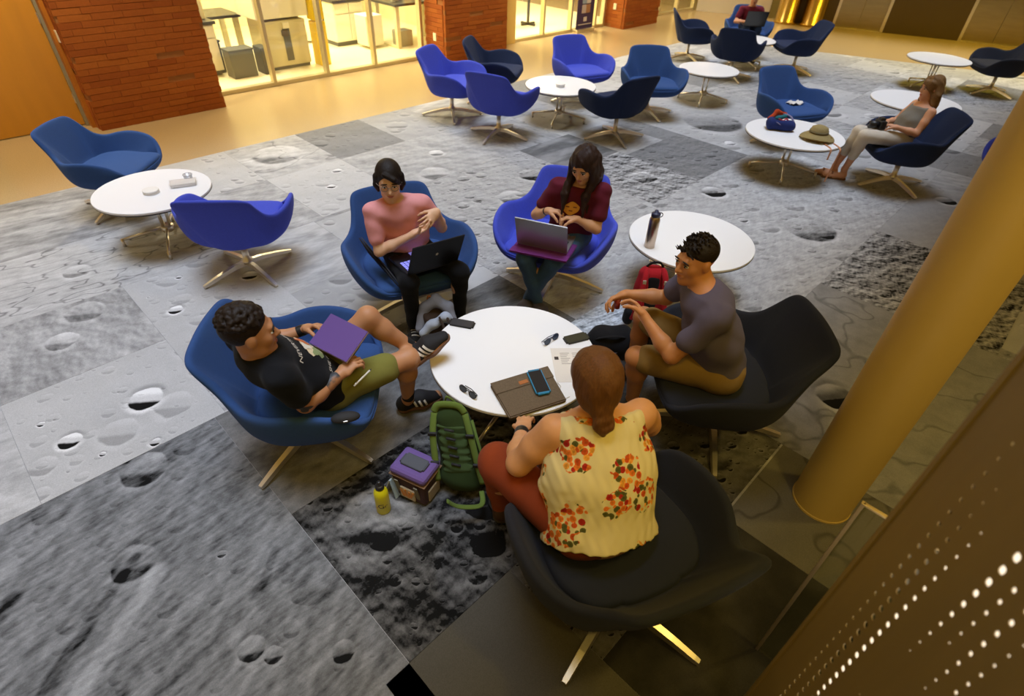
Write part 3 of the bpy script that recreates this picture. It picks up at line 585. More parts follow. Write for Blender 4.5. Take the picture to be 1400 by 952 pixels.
# ------------------------------------------------------------------ swivel lounge chairs
def chair_meshes():
    # rim, right half from the front centre to the back centre (x right, y front)
    half = [(0, .410, .392), (.15, .412, .394), (.265, .398, .408), (.345, .362, .470), (.398, .285, .540), (.425, .13, .572), (.420, -.02, .566), (.368, -.135, .550), (.314, -.215, .582), (.284, -.282, .655), (.266, -.348, .726), (.215, -.382, .754), (.09, -.396, .762), (0, -.399, .764)]
    half = [(x, y*.95, z) for x, y, z in half]
    loop = half+[(-x, y, z) for x, y, z in half[-2:0:-1]]
    R = catmull(loop, 3); n = len(R)
    def ring_outer(t):
        out = []
        for p in R:
            x, y, z = p; d = math.hypot(x, y); k = .20/d
            w = min(1, max(0, (z-.56)/.17)) if y < -.1 else 0
            c = np.array([x*(.99-.28*w), y*(.98-.28*w), .288+.11*w]); b = np.array([x*k, y*k, .276])
            out.append((1-t)**2*p+2*t*(1-t)*c+t*t*b)
        return out
    def inner(p, s, z):
        x, y, _ = p; return np.array([x*s, y*s, z])
    def seat_s(p):
        x, y, z = p
        w = min(1, max(0, (z-.56)/.17)) if y < -.1 else 0
        fr = min(1, max(0, (y-.22)/.13))*(1-min(1, max(0, (z-.40)/.12)))
        return .70-.24*w+.27*fr
    rings = []
    for t in (1.0, .88, .74, .6, .46, .32, .18, .07): rings.append(ring_outer(t))
    rings.append([p for p in R])
    th = .042
    def inward(p, a, dz):
        x, y, z = p; d = math.hypot(x, y); k = (d-a)/d
        return np.array([x*k, y*k, z+dz])
    rings.append([inward(p, th*.35, .010) for p in R]); rings.append([inward(p, th*.8, .006) for p in R]); rings.append([inward(p, th*1.05, -.012) for p in R])
    for t in (.25, .5, .75, 1.0):
        rr = []
        for p in R:
            q = inward(p, th*1.1, -.014); sb = seat_s(p); c = inner(p, sb*1.12, min(.45, q[2])); b = inner(p, sb, .385)
            rr.append((1-t)**2*q+2*t*(1-t)*c+t*t*b)
        rings.append(rr)
    v = [tuple(p) for r in rings for p in r]; f = []
    for i in range(len(rings)-1):
        for k in range(n):
            f.append((i*n+k, i*n+(k+1) % n, (i+1)*n+(k+1) % n, (i+1)*n+k))
    f.append(tuple(range(n))[::-1]); f.append(tuple((len(rings)-1)*n+k for k in range(n)))
    shell = mesh_from('shell', v, f)
    # seat pad
    S = []
    for p in R:
        x, y, z = p
        s = seat_s(p)*1.02 if y < .24 else min(.985, seat_s(p)*1.04)
        S.append((x*s, y*s, 0))
    lay = [(.86, .372), (.97, .380), (1.0, .398), (.995, .416), (.965, .430), (.90, .438), (.6, .436), (.3, .432)]
    v = [(x*s, y*s, z) for s, z in lay for x, y, _ in S]; f = []
    for i in range(len(lay)-1):
        for k in range(n): f.append((i*n+k, i*n+(k+1) % n, (i+1)*n+(k+1) % n, (i+1)*n+k))
    f.append(tuple(range(n))[::-1]); f.append(tuple((len(lay)-1)*n+k for k in range(n)))
    seat = mesh_from('seat_cushion', v, f)
    bm = bmesh.new(); bm_lathe(bm, [(0, .075), (.045, .075), (.045, .10), (.026, .115), (.024, .25), (.11, .262), (.12, .285), (0, .285)], 24); me = bpy.data.meshes.new('stem'); bmesh.ops.recalc_face_normals(bm, faces=bm.faces); bm.to_mesh(me); bm.free(); stem = me
    # one leg: flat tapered bar that slopes from the hub to the floor
    L = .385; v = []; f = []
    st = [(.02, .062, .098, .021), (.12, .058, .090, .020), (.26, .034, .062, .018), (L-.02, .012, .034, .015), (L, .012, .028, .013)]
    for x, z0, z1, w in st: v += [(x, -w, z0), (x, w, z0), (x, w*.75, z1), (x, -w*.75, z1)]
    for i in range(len(st)-1):
        for k in range(4): f.append((i*4+k, i*4+(k+1) % 4, i*4+4+(k+1) % 4, i*4+4+k))
    f += [(3, 2, 1, 0), tuple(len(v)-4+k for k in range(4))]
    leg = mesh_from('leg', v, f)
    bm = bmesh.new(); bm_lathe(bm, [(0, .006), (.012, .006), (.012, .014), (0, .014)], 10, (L-.02, 0, 0)); me = bpy.data.meshes.new('glide'); bm.to_mesh(me); bm.free(); glide = me
    for m_ in (shell, seat, stem): m_.polygons.foreach_set('use_smooth', [True]*len(m_.polygons))
    bm = bmesh.new(); bm.from_mesh(leg); bmesh.ops.recalc_face_normals(bm, faces=bm.faces); bm.to_mesh(leg); bm.free()
    for m_ in (shell, seat):
        bm = bmesh.new(); bm.from_mesh(m_); bmesh.ops.recalc_face_normals(bm, faces=bm.faces); bm.to_mesh(m_); bm.free()
    stem.materials.append(steel); leg.materials.append(steel); glide.materials.append(soft_black)
    return shell, seat, stem, leg, glide
SHELL, SEAT, STEM, LEG, GLIDE = chair_meshes()
_var = {}
def chair(x, y, f, m, base_rot, label, group=None):
    """f: facing direction (x, y); base_rot: rotation of the star in world degrees"""
    rz = math.atan2(-f[0], f[1])
    root = empty('lounge_chair', (x, y, .006), rz, label, 'chair', group or 'swivel lounge chairs')
    if m.name not in _var:
        s = SHELL.copy(); s.materials.append(m); c = SEAT.copy(); c.materials.append(m); _var[m.name] = (s, c)
    s, c = _var[m.name]
    o = link('shell', s, None, root); subsurf(o, 1); o = link('seat_cushion', c, None, root); subsurf(o, 1)
    link('stem', STEM, None, root)
    for k in range(4):
        l = link('leg', LEG, None, root); l.rotation_euler = (0, 0, math.radians(base_rot+90*k)-rz)
        g = link('glide', GLIDE, None, l)
    return root
def deg(a): return (math.cos(math.radians(a)), math.sin(math.radians(a)))
CH = {}
def ch(k, *a): CH[k] = chair(*a)
ch('C1', -3.53, 4.58, deg(2), navy, 175, 'steel navy lounge chair standing nearest the wooden door, beside the table with napkins')
ch('C2', -2.03, 3.63, deg(97), royal, 52, 'royal blue lounge chair standing beside the table with napkins, its back turned outward')
ch('C3', -0.72, 3.245, deg(-63), navy, 38, 'steel navy lounge chair under the person in pink shirt')
ch('C4', 0.295, 3.635, deg(-110), royal, -19, 'royal blue lounge chair under the person in maroon shirt')
ch('C5', -1.045, 1.995, deg(5), navy, 65, 'navy lounge chair under the person in black T-shirt and green shorts')
ch('C6', 1.14, 2.205, deg(181), charcoal, -10, 'black lounge chair under the person in grey T-shirt, beside the round column')
ch('C7', .47, 1.14, deg(115), charcoal, -35, 'black lounge chair under the person in floral blouse')
ch('B1', -0.9, 7.5, deg(-20), royal, 10, 'royal blue lounge chair with slim side toward the brick wall, next to the dark one')
ch('B2', -0.42, 8.18, deg(-9), dark_navy, 30, 'dark navy lounge chair nearest the brick wall between the lab windows')
ch('B3', -0.27, 6.82, deg(66), royal, 65, 'royal blue lounge chair, back toward the seated group, at table with white tub')
ch('B4', 0.76, 8.38, deg(-62), royal, 20, 'royal blue lounge chair facing the seated group across the table with white tub')
ch('B5', 1.67, 7.9, deg(-86), navy, 20, 'steel navy lounge chair between two empty round tables')
ch('B6', 1.13, 6.9, deg(124), dark_navy, 15, 'dark navy lounge chair, back toward the seated group, at table with white tub')
ch('B7', 2.92, 11.2, deg(-6), dark_navy, 20, 'dark navy lounge chair at the far carpet edge, in profile to the lab wall')
ch('B8', 3.36, 9.98, deg(66), dark_navy, 10, 'dark navy lounge chair with its back hiding the far laptop table')
ch('B9', 4.62, 10.6, deg(182), dark_navy, 30, 'dark navy lounge chair opening toward the far laptop table')
ch('B10', 3.15, 7.06, deg(-69), navy, 20, 'steel navy lounge chair with white paper on its seat')
ch('B11', 3.95, 5.82, deg(172), dark_navy, 12, 'dark navy lounge chair under the person with long wavy hair and camera')
ch('B12', 7.45, 9.72, deg(172), charcoal, 20, 'black lounge chair near the lift doors')
ch('B13', 4.05, 11.72, deg(-100), navy, 20, 'blue lounge chair under the person with laptop at the far end')
ch('B14', 4.99, 5.38, deg(182), royal, 20, 'royal blue lounge chair mostly hidden behind the round column')

for k in ('C1', 'C2'): CH[k].scale = (.94, .94, .94)
# ------------------------------------------------------------------ round coffee tables
def table_parts():
    bm = bmesh.new(); bm_lathe(bm, [(0, .432), (.446, .432), (.450, .428), (.450, .4255)], 96); top = bm
    return top
def table(x, y, r, rot, label):
    root = empty('coffee_table', (x, y, .006), math.radians(rot), label, 'table', 'round white coffee tables')
    bm = bmesh.new(); bm_lathe(bm, [(0, .430), (r-.003, .430), (r, .427), (r, .414), (0, .414)], 96); o = from_bm('table_top', bm, white_lam, root, True); o.modifiers.new('edges', 'EDGE_SPLIT').split_angle = math.radians(40)
    bm = bmesh.new(); bm_lathe(bm, [(0, .400), (r-.012, .400), (r+.0005, .408), (r+.0005, .4145), (r-.02, .4145)], 96); from_bm('edge_band', bm, black_edge, root, True)
    bm = bmesh.new()
    bm_lathe(bm, [(0, .385), (.11, .385), (.11, .400), (0, .400)], 24)
    from_bm('mount_plate', bm, steel, root, True)
    for dx, dy in ((.022, .022), (-.022, .022), (-.022, -.022), (.022, -.022)):
        bm = bmesh.new(); bm_tube(bm, (dx, dy, .09), (dx*1.6, dy*1.6, .39), .009); from_bm('rod', bm, steel, root, True)
    bm = bmesh.new(); bm_lathe(bm, [(0, .085), (.045, .085), (.05, .095), (.05, .125), (.045, .135), (0, .135)], 24); from_bm('hub', bm, steel, root, True)
    for k in range(4):
        a = PI/2*k; c, s = math.cos(a), math.sin(a); L = .34
        bm = bmesh.new(); bm_tube(bm, (c*.03, s*.03, .115), (c*L, s*L, .058), .013, .010); l = from_bm('leg', bm, steel, root, True)
        bm = bmesh.new(); bm_tube(bm, (c*L, s*L, 0), (c*L, s*L, .066), .012, .012); from_bm('foot', bm, steel, l, True)
    return root
TB = {}
for k, a in dict(T1=(.01, 2.255, .44, 60, 'round white coffee table in the middle of the seated group, strewn with phones and papers'),
    T2=(1.25, 3.62, .44, 30, 'round white coffee table holding only a steel water bottle'),
    T3=(-2.83, 4.04, .415, 205, 'round white coffee table with napkins near the wooden door'),
    T4=(.47, 7.48, .44, 75, 'round white coffee table with one white tub, ringed by blue chairs'),
    T5=(2.60, 8.62, .41, 70, 'bare round white coffee table behind the flat dark crater print'),
    T6=(4.87, 7.43, .50, 20, 'large bare round white coffee table behind the person with long wavy hair'),
    T7=(2.86, 6.02, .49, 160, 'round white coffee table holding a sun hat and a colourful backpack'),
    T8=(6.57, 9.93, .45, 20, 'bare round white coffee table near the lift doors'),
    T9=(3.84, 10.82, .42, 20, 'small round white coffee table in front of the person at the far end')).items():
    TB[k] = table(*a)
TZ = .436   # table surface height
# ------------------------------------------------------------------ smooth-blended bodies (signed distance fields meshed with surface nets)
def V3(*a): return np.array(a, np.float64)
def nrm(v): v = np.asarray(v, float); return v/(np.linalg.norm(v)+1e-9)
class Field:
    def __init__(s): s.p = []
    def cone(s, a, b, ra, rb, k=.02, n=None, w=1.0, sub=False):
        """tapered capsule; n, w: widen by factor w along direction n"""
        s.p.append(('c', np.array(a, float), np.array(b, float), ra, rb, k, None if n is None else nrm(n), w, sub)); return s
    def ell(s, c, r, R=None, k=.02, sub=False):
        s.p.append(('e', np.array(c, float), np.array(r, float), np.eye(3) if R is None else np.asarray(R), k, sub)); return s
    def cut(s, p, n, k=.004):     # keep the side opposite to n
        s.p.append(('h', np.array(p, float), nrm(n), k)); return s
    def chain(s, pts, rs, k=.02, n=None, w=1.0):
        for i in range(len(pts)-1): s.cone(pts[i], pts[i+1], rs[i], rs[i+1], k, n, w)
        return s
    def bounds(s):
        lo = np.full(3, 1e9); hi = -lo
        for q in s.p:
            if q[0] == 'c' and not q[8]:
                r = max(q[3], q[4])*max(1, q[7])+.01; lo = np.minimum(lo, np.minimum(q[1], q[2])-r); hi = np.maximum(hi, np.maximum(q[1], q[2])+r)
            if q[0] == 'e' and not q[5]:
                r = q[2].max()+.01; lo = np.minimum(lo, q[1]-r); hi = np.maximum(hi, q[1]+r)
        return lo, hi
    def mesh(s, res, folds=None):
        lo, hi = s.bounds(); lo -= 3*res; hi += 3*res
        n = np.ceil((hi-lo)/res).astype(int)+1
        ax = [(lo[i]+res*np.arange(n[i])).astype(np.float32) for i in range(3)]
        D = np.full(n, .2, np.float32)
        for q in s.p:
            if q[0] == 'h':
                d = ((ax[0]-q[1][0])*q[2][0])[:, None, None]+((ax[1]-q[1][1])*q[2][1])[None, :, None]+((ax[2]-q[1][2])*q[2][2])[None, None, :]
                D = np.maximum(D, d.astype(np.float32)); continue
            k = q[5] if q[0] == 'c' else q[4]
            if q[0] == 'c': r = max(q[3], q[4])*max(1, q[7])+k+3*res; a0 = np.minimum(q[1], q[2])-r; a1 = np.maximum(q[1], q[2])+r
            else: r = q[2].max()+k+3*res; a0 = q[1]-r; a1 = q[1]+r
            i0 = np.clip(np.floor((a0-lo)/res).astype(int), 0, n); i1 = np.clip(np.ceil((a1-lo)/res).astype(int)+1, 0, n)
            if (i1 <= i0).any(): continue
            sl = tuple(slice(i0[i], i1[i]) for i in range(3))
            X = ax[0][sl[0]][:, None, None]; Y = ax[1][sl[1]][None, :, None]; Z = ax[2][sl[2]][None, None, :]
            if q[0] == 'c':
                a, b, ra, rb, nn, w = q[1], q[2], q[3], q[4], q[6], q[7]
                px, py, pz = X-np.float32(a[0]), Y-np.float32(a[1]), Z-np.float32(a[2]); ba = b-a; L2 = ba@ba+1e-12
                t = np.clip((px*np.float32(ba[0])+py*np.float32(ba[1])+pz*np.float32(ba[2]))/np.float32(L2), 0, 1)
                dx, dy, dz = px-t*np.float32(ba[0]), py-t*np.float32(ba[1]), pz-t*np.float32(ba[2])
                d2 = dx*dx+dy*dy+dz*dz
                if nn is not None:
                    c = dx*np.float32(nn[0])+dy*np.float32(nn[1])+dz*np.float32(nn[2]); d2 = np.maximum(d2-c*c*np.float32(1-1/(w*w)), 0)
                d = np.sqrt(d2)-(np.float32(ra)+t*np.float32(rb-ra)); sub = q[8]
            else:
                c, rr, R = q[1], q[2], q[3]
                px, py, pz = X-np.float32(c[0]), Y-np.float32(c[1]), Z-np.float32(c[2])
                k0 = 0; k1 = 0
                for i in range(3):
                    u = px*np.float32(R[i][0])+py*np.float32(R[i][1])+pz*np.float32(R[i][2])
                    k0 = k0+(u/np.float32(rr[i]))**2; k1 = k1+(u/np.float32(rr[i]**2))**2
                k0 = np.sqrt(k0); k1 = np.sqrt(k1)+1e-6; d = k0*(k0-1)/k1; sub = q[5]
            A = D[sl]; kk = np.float32(max(k, 1e-4))
            if sub:
                d = -d; h = np.maximum(kk-np.abs(A-d), 0)/kk; D[sl] = np.maximum(A, d)+h*h*kk*.25
            else:
                h = np.maximum(kk-np.abs(A-d), 0)/kk; D[sl] = np.minimum(A, d)-h*h*kk*.25
        if folds:
            for (kx, ky, kz, ph, amp) in folds:
                w_ = ((ax[0]*kx)[:, None, None]+(ax[1]*ky)[None, :, None]+(ax[2]*kz)[None, None, :]+ph)
                w_ = w_+.9*np.sin((ax[0]*ky*.7)[:, None, None]+(ax[1]*kz*.6)[None, :, None]+(ax[2]*kx*.7)[None, None, :])
                D += (amp*np.sin(w_)).astype(np.float32)
        return surface_nets(D, lo, res)
def surface_nets(D, lo, res):
    S = D < 0
    n = np.array(D.shape)
    c = S[:-1, :-1, :-1].astype(np.int8)
    for dx in (0, 1):
        for dy in (0, 1):
            for dz in (0, 1):
                if dx+dy+dz: c = c+S[dx:n[0]-1+dx, dy:n[1]-1+dy, dz:n[2]-1+dz]
    act = np.argwhere((c > 0) & (c < 8))
    idx = -np.ones(n-1, np.int32); idx[act[:, 0], act[:, 1], act[:, 2]] = np.arange(len(act))
    pos = np.zeros((len(act), 3)); cnt = np.zeros(len(act))
    corners = [(i, j, k) for i in (0, 1) for j in (0, 1) for k in (0, 1)]
    val = {cr: D[act[:, 0]+cr[0], act[:, 1]+cr[1], act[:, 2]+cr[2]] for cr in corners}
    for a in corners:
        for ax in range(3):
            if a[ax]: continue
            b = list(a); b[ax] = 1; b = tuple(b)
            va, vb = val[a], val[b]; m = (va < 0) != (vb < 0)
            t = va[m]/(va[m]-vb[m])
            p = np.tile(np.array(a, float), (m.sum(), 1)); p[:, ax] += t
            pos[m] += p; cnt[m] += 1
    verts = (act+pos/cnt[:, None])*res+lo
    faces = []
    for ax in range(3):
        o1, o2 = (ax+1) % 3, (ax+2) % 3
        sl0 = [slice(None)]*3; sl1 = [slice(None)]*3; sl0[ax] = slice(0, -1); sl1[ax] = slice(1, None)
        e = np.argwhere(S[tuple(sl0)] != S[tuple(sl1)])
        e = e[(e[:, o1] > 0) & (e[:, o2] > 0) & (e[:, o1] < n[o1]-1) & (e[:, o2] < n[o2]-1)]
        q = []
        for d1, d2 in ((-1, -1), (0, -1), (0, 0), (-1, 0)):
            f = e.copy(); f[:, o1] += d1; f[:, o2] += d2; q.append(idx[f[:, 0], f[:, 1], f[:, 2]])
        q = np.stack(q, 1)
        inside = S[e[:, 0], e[:, 1], e[:, 2]]
        q[~inside] = q[~inside][:, ::-1]
        faces.append(q)
    return verts, np.concatenate(faces)
def np_mesh(name, v, f):
    me = bpy.data.meshes.new(name)
    me.vertices.add(len(v)); me.vertices.foreach_set('co', np.asarray(v, np.float32).ravel())
    me.loops.add(f.size); me.loops.foreach_set('vertex_index', f.ravel().astype(np.int32))
    me.polygons.add(len(f)); me.polygons.foreach_set('loop_start', np.arange(0, f.size, f.shape[1], dtype=np.int32)); me.polygons.foreach_set('loop_total', np.full(len(f), f.shape[1], np.int32))
    me.polygons.foreach_set('use_smooth', np.ones(len(f), bool))
    me.update(); me.validate()
    return me
def relax(v, f, it=2, lam=.5):
    e = np.concatenate([f[:, [0, 1]], f[:, [1, 2]], f[:, [2, 3]], f[:, [3, 0]]]); e = np.concatenate([e, e[:, ::-1]])
    deg_ = np.bincount(e[:, 0], minlength=len(v)).astype(float)[:, None]
    for _ in range(it):
        s = np.stack([np.bincount(e[:, 0], weights=v[e[:, 1], i], minlength=len(v)) for i in range(3)], 1)
        v = v+lam*(s/np.maximum(deg_, 1)-v)
    return v
BVH = {}
def field_part(name, F, res, m, root, folds=None, it=2):
    v, f = F.mesh(res, folds); v = relax(v, f, it)
    BVH[root.name+name] = BVHTree.FromPolygons([Vector(p) for p in v], [tuple(q) for q in f])
    me = np_mesh(name, v-np.array(root.location), f)
    o = link(name, me, m, root); return o
def frame(fwd, up):
    y = nrm(fwd); z = np.asarray(up, float); z = nrm(z-y*(z@y)); x = np.cross(y, z); return np.stack([x, y, z])      # rows: right, forward, up
def head_field(F, c, fr, s=1.0, ears=True, jaw=1.0):
    g = lambda x, y, z: np.asarray(c)+s*(fr[0]*x+fr[1]*y+fr[2]*z)
    F.ell(g(0, -.012, .030), V3(.074, .092, .084)*s, fr, .02)
    F.ell(g(0, .026, -.030), V3(.058*jaw, .064, .074)*s, fr, .03)
    F.cone(g(-.030*jaw, .030, -.078), g(0, .062, -.094), .024*s, .020*s, .025); F.cone(g(.030*jaw, .030, -.078), g(0, .062, -.094), .024*s, .020*s, .025)
    for e in (-1, 1):
        F.ell(g(.034*e, .058, -.022), V3(.024, .022, .026)*s, fr, .02)
        if ears: F.ell(g(.074*e, -.004, -.006), V3(.010, .020, .030)*s, fr, .008)
    F.cone(g(-.030, .078, .024), g(.030, .078, .024), .012*s, .012*s, .015)
    for e in (-1, 1): F.ell(g(.030*e, .098, .004), V3(.017, .014, .012)*s, fr, .010, True)
    F.cone(g(0, .086, .008), g(0, .106, -.026), .007*s, .0115*s, .008); F.cone(g(-.011, .094, -.031), g(.011, .094, -.031), .008*s, .008*s, .006)
    F.cone(g(-.017, .082, -.060), g(.017, .082, -.060), .009*s, .009*s, .008)
    return g
iris_m = mat('dark_iris', (.015, .009, .005), .25); eyewhite = mat('eye_white', (.72, .68, .62), .3)
def ellipsoid(name, c, r, fr, m, parent, base, seg=12):
    bm = bmesh.new(); bmesh.ops.create_uvsphere(bm, u_segments=seg, v_segments=seg//2+2, radius=1)
    A = np.asarray(fr).T
    for v in bm.verts: p = A @ (np.array(v.co)*np.array(r))+np.asarray(c)-np.asarray(base); v.co = Vector(p)
    return from_bm(name, bm, m, parent, True)
def face_parts(root, g, fr, s, brow, lip, base, lids=None):
    for e in (-1, 1):
        ey = ellipsoid('eye', g(.030*e, .0795, .003), V3(.0145, .010, .0075)*s, fr, eyewhite, root, base)
        ellipsoid('iris', g(.030*e, .0875, .003), V3(.006, .0035, .006)*s, fr, iris_m, ey, base)
        pts = [g(.030*e+t*.016, .0885-.004*t*t, .0105-.002*t*t) for t in (-1, -.5, 0, .5, 1)]
        tube_path('eyelid', [Vector(p-base) for p in pts], .0022*s, lids or iris_m, ey, 6)
        pts = [g(.031*e+t*.021, .0905-.006*t*t*(1 if t*e > 0 else .4), .026-.005*max(0, t*e)**2) for t in (-1, -.5, 0, .5, 1)]
        tube_path('eyebrow', [Vector(p-base) for p in pts], [.0025*s, .0042*s, .0045*s, .0038*s, .002*s], brow, root, 6)
    pts = [g(t*.021, .0925-.006*t*t, -.0575-.001*(1-abs(t))) for t in (-1, -.5, 0, .5, 1)]
    lp = tube_path('lips', [Vector(p-base) for p in pts], [.002*s, .0042*s, .0045*s, .0042*s, .002*s], lip, root, 6)
    pts = [g(t*.017, .0915-.006*t*t, -.0645) for t in (-1, -.5, 0, .5, 1)]
    tube_path('lower_lip', [Vector(p-base) for p in pts], [.002*s, .0045*s, .0052*s, .0045*s, .002*s], lip, lp, 6)
def hand_field(F, w, d, pn, side, s=1.0, curl=(35, 45, 35), spread=6, thumb=40, tcurl=25, fl=1.0):
    """w wrist, d direction of the hand, pn palm normal (fingers curl towards it), side = +1/-1: thumb lies along +/- cross(d, pn)"""
    d = nrm(d); pn = np.asarray(pn, float); pn = nrm(pn-d*(pn@d)); x = np.cross(d, pn)*side
    w = np.asarray(w, float)
    F.cone(w, w+d*.02*s, .022*s, .024*s, .012, x, 1.25)
    F.cone(w+d*.022*s, w+d*.074*s, .0165*s, .0145*s, .014, x, 2.35)
    def rot(v, ax, a): a = math.radians(a); return v*math.cos(a)+np.cross(ax, v)*math.sin(a)+ax*(ax@v)*(1-math.cos(a))
    tips = []
    for i, (off, L) in enumerate(((.031, .070), (.0105, .078), (-.0105, .074), (-.031, .058))):
        p = w+d*(.084 if i in (1, 2) else .078)*s+x*off*s
        dd = nrm(d+x*math.tan(math.radians(spread*(1.5-i)*.5)))
        ax = np.cross(dd, pn)
        cu = curl[i] if isinstance(curl[0], (tuple, list)) else curl
        r0 = .0090
        for j, fr_ in enumerate((.45, .30, .25)):
            dd = rot(dd, ax, cu[j]); q = p+dd*L*fr_*s*fl
            F.cone(p, q, (r0-.0009*j)*s, (r0-.0009*(j+1))*s, .004); p = q
        tips.append(p)
    p = w+d*.022*s+x*.026*s+pn*.008*s; dd = nrm(d*math.cos(math.radians(thumb))+x*math.sin(math.radians(thumb))+pn*.35)
    ax = np.cross(dd, nrm(d*.6+pn)); ax = nrm(ax) if np.linalg.norm(ax) > .05 else pn
    for j, (L, r) in enumerate(((.040, .0125), (.030, .0105), (.024, .0092))):
        q = p+dd*L*s; F.cone(p, q, r*s, (r-.0012)*s, .006); p = q; dd = rot(dd, ax, tcurl if j == 0 else tcurl*.8)
    return tips
def arm_field(F, sh, el, wr, s=1.0, fat=1.0):
    sh, el, wr = map(np.asarray, (sh, el, wr))
    F.cone(sh, sh+(el-sh)*.5, .046*s*fat, .043*s*fat, .025); F.cone(sh+(el-sh)*.5, el, .043*s*fat, .035*s*fat, .02)
    F.cone(el, el+(wr-el)*.35, .036*s*fat, .037*s*fat, .02); F.cone(el+(wr-el)*.35, wr, .037*s*fat, .0235*s, .02)
def leg_field(F, hip, kn, an, s=1.0, fat=1.0):
    hip, kn, an = map(np.asarray, (hip, kn, an))
    F.cone(hip, kn, .078*s*fat, .052*s*fat, .03)
    bk = np.cross(np.cross(kn-hip, an-kn), an-kn); bk = nrm(bk) if np.linalg.norm(bk) > 1e-6 else V3(0, 0, 0)
    m = kn+(an-kn)*.32-bk*(-.010)
    F.cone(kn, m, .050*s*fat, .053*s*fat, .03); F.cone(m, an, .052*s*fat, .033*s, .03)
def foot_field(F, an, heel, toe, up, s=1.0, r=.034):
    an, heel, toe = map(np.asarray, (an, heel, toe)); sd = np.cross(nrm(toe-heel), nrm(up))
    F.cone(an, heel*.6+an*.4, .034*s, .034*s, .02); F.cone(heel, heel+(toe-heel)*.55, r*s, .036*s, .02, sd, 1.12); F.cone(heel+(toe-heel)*.55, toe, .034*s, .022*s, .02, sd, 1.55)
def skin_mat(name, col, red=.10):
    m = mat(name, col, .5, 0, .10, 28, .06, 300, .35)
    b = m.node_tree.nodes['Principled BSDF']; b.inputs['Subsurface Weight'].default_value = .12; b.inputs['Subsurface Radius'].default_value = (.012, .005, .003); b.inputs['Subsurface Scale'].default_value = .3
    return m
def hair_mat(name, col, scale=(60, 60, 6)): return mat(name, col, .6, 0, .5, 3.0, .6, 3.0, .3, stretch=scale)
def decal(name, pts, faces, bvh_key, d, m, root, off=.0015, maxd=.2):
    """drop a flat shape onto a surface along direction d"""
    b = BVH[bvh_key]; out = []; d = Vector(nrm(d))
    for p in pts:
        h = b.ray_cast(Vector(p)-d*.06, d, maxd+.06); out.append((h[0]-d*off) if h[0] is not None else Vector(p)+d*.02)
    base = Vector(root.location)
    return link(name, mesh_from(name, [p-base for p in out], faces), m, root)
def text_decal(name, txt, size, origin, xa, ya, bvh_key, d, m, root, off=.002, arc=0.0):
    cu = bpy.data.curves.new(name, 'FONT'); cu.body = txt; cu.size = size; cu.align_x = 'CENTER'; cu.resolution_u = 3
    o = bpy.data.objects.new(name, cu); C.objects.link(o); dg = bpy.context.evaluated_depsgraph_get(); dg.update()
    me = bpy.data.meshes.new_from_object(o.evaluated_get(dg)); bpy.data.objects.remove(o); bpy.data.curves.remove(cu)
    bm = bmesh.new(); bm.from_mesh(me); bmesh.ops.triangulate(bm, faces=bm.faces); bmesh.ops.subdivide_edges(bm, edges=[e for e in bm.edges if e.calc_length() > size*.3], cuts=2)
    bmesh.ops.triangulate(bm, faces=bm.faces)
    xa, ya = nrm(xa), nrm(ya); pts = []
    for v in bm.verts:
        x, y = v.co.x, v.co.y
        if arc: y += arc*x*x
        pts.append(np.asarray(origin)+xa*x+ya*y)
    bm.verts.index_update(); fs = [tuple(v.index for v in f.verts) for f in bm.faces]; bm.free(); bpy.data.meshes.remove(me)
    return decal(name, pts, fs, bvh_key, d, m, root, off)
def patch_decal(name, origin, xa, ya, outline, bvh_key, d, m, root, off=.0018, rings=4):
    """filled star-shaped outline (list of x, y) draped on a surface"""
    xa, ya = nrm(xa), nrm(ya); n = len(outline); pts = [np.asarray(origin, float)]
    for k in range(1, rings+1):
        for x, y in outline: pts.append(np.asarray(origin)+xa*x*k/rings+ya*y*k/rings)
    fs = [(0, 1+i, 1+(i+1) % n) for i in range(n)]
    for k in range(rings-1):
        for i in range(n): fs.append((1+k*n+i, 1+k*n+(i+1) % n, 1+(k+1)*n+(i+1) % n, 1+(k+1)*n+i))
    # winding must face away from d
    if np.cross(xa, ya)@np.asarray(d) > 0: fs = [f[::-1] for f in fs]
    return decal(name, pts, [tuple(reversed(f)) for f in fs] if False else fs, bvh_key, d, m, root, off)
def rect(w, h, n=4):
    P_ = []
    for i in range(n): P_.append((-w/2+w*i/n, -h/2))
    for i in range(n): P_.append((w/2, -h/2+h*i/n))
    for i in range(n): P_.append((w/2-w*i/n, h/2))
    for i in range(n): P_.append((-w/2, h/2-h*i/n))
    return P_
def strip_decal(name, p0, p1, width, bvh_key, d, m, root, off=.0022, n=10):
    p0, p1 = np.asarray(p0, float), np.asarray(p1, float); t = nrm(p1-p0); s_ = nrm(np.cross(t, d)); pts = []; fs = []
    for i in range(n+1):
        c = p0+(p1-p0)*i/n
        pts += [c-s_*width/2, c, c+s_*width/2]
    for i in range(n):
        a = i*3; fs += [(a, a+3, a+4, a+1), (a+1, a+4, a+5, a+2)]
    return decal(name, pts, fs, bvh_key, d, m, root, off)
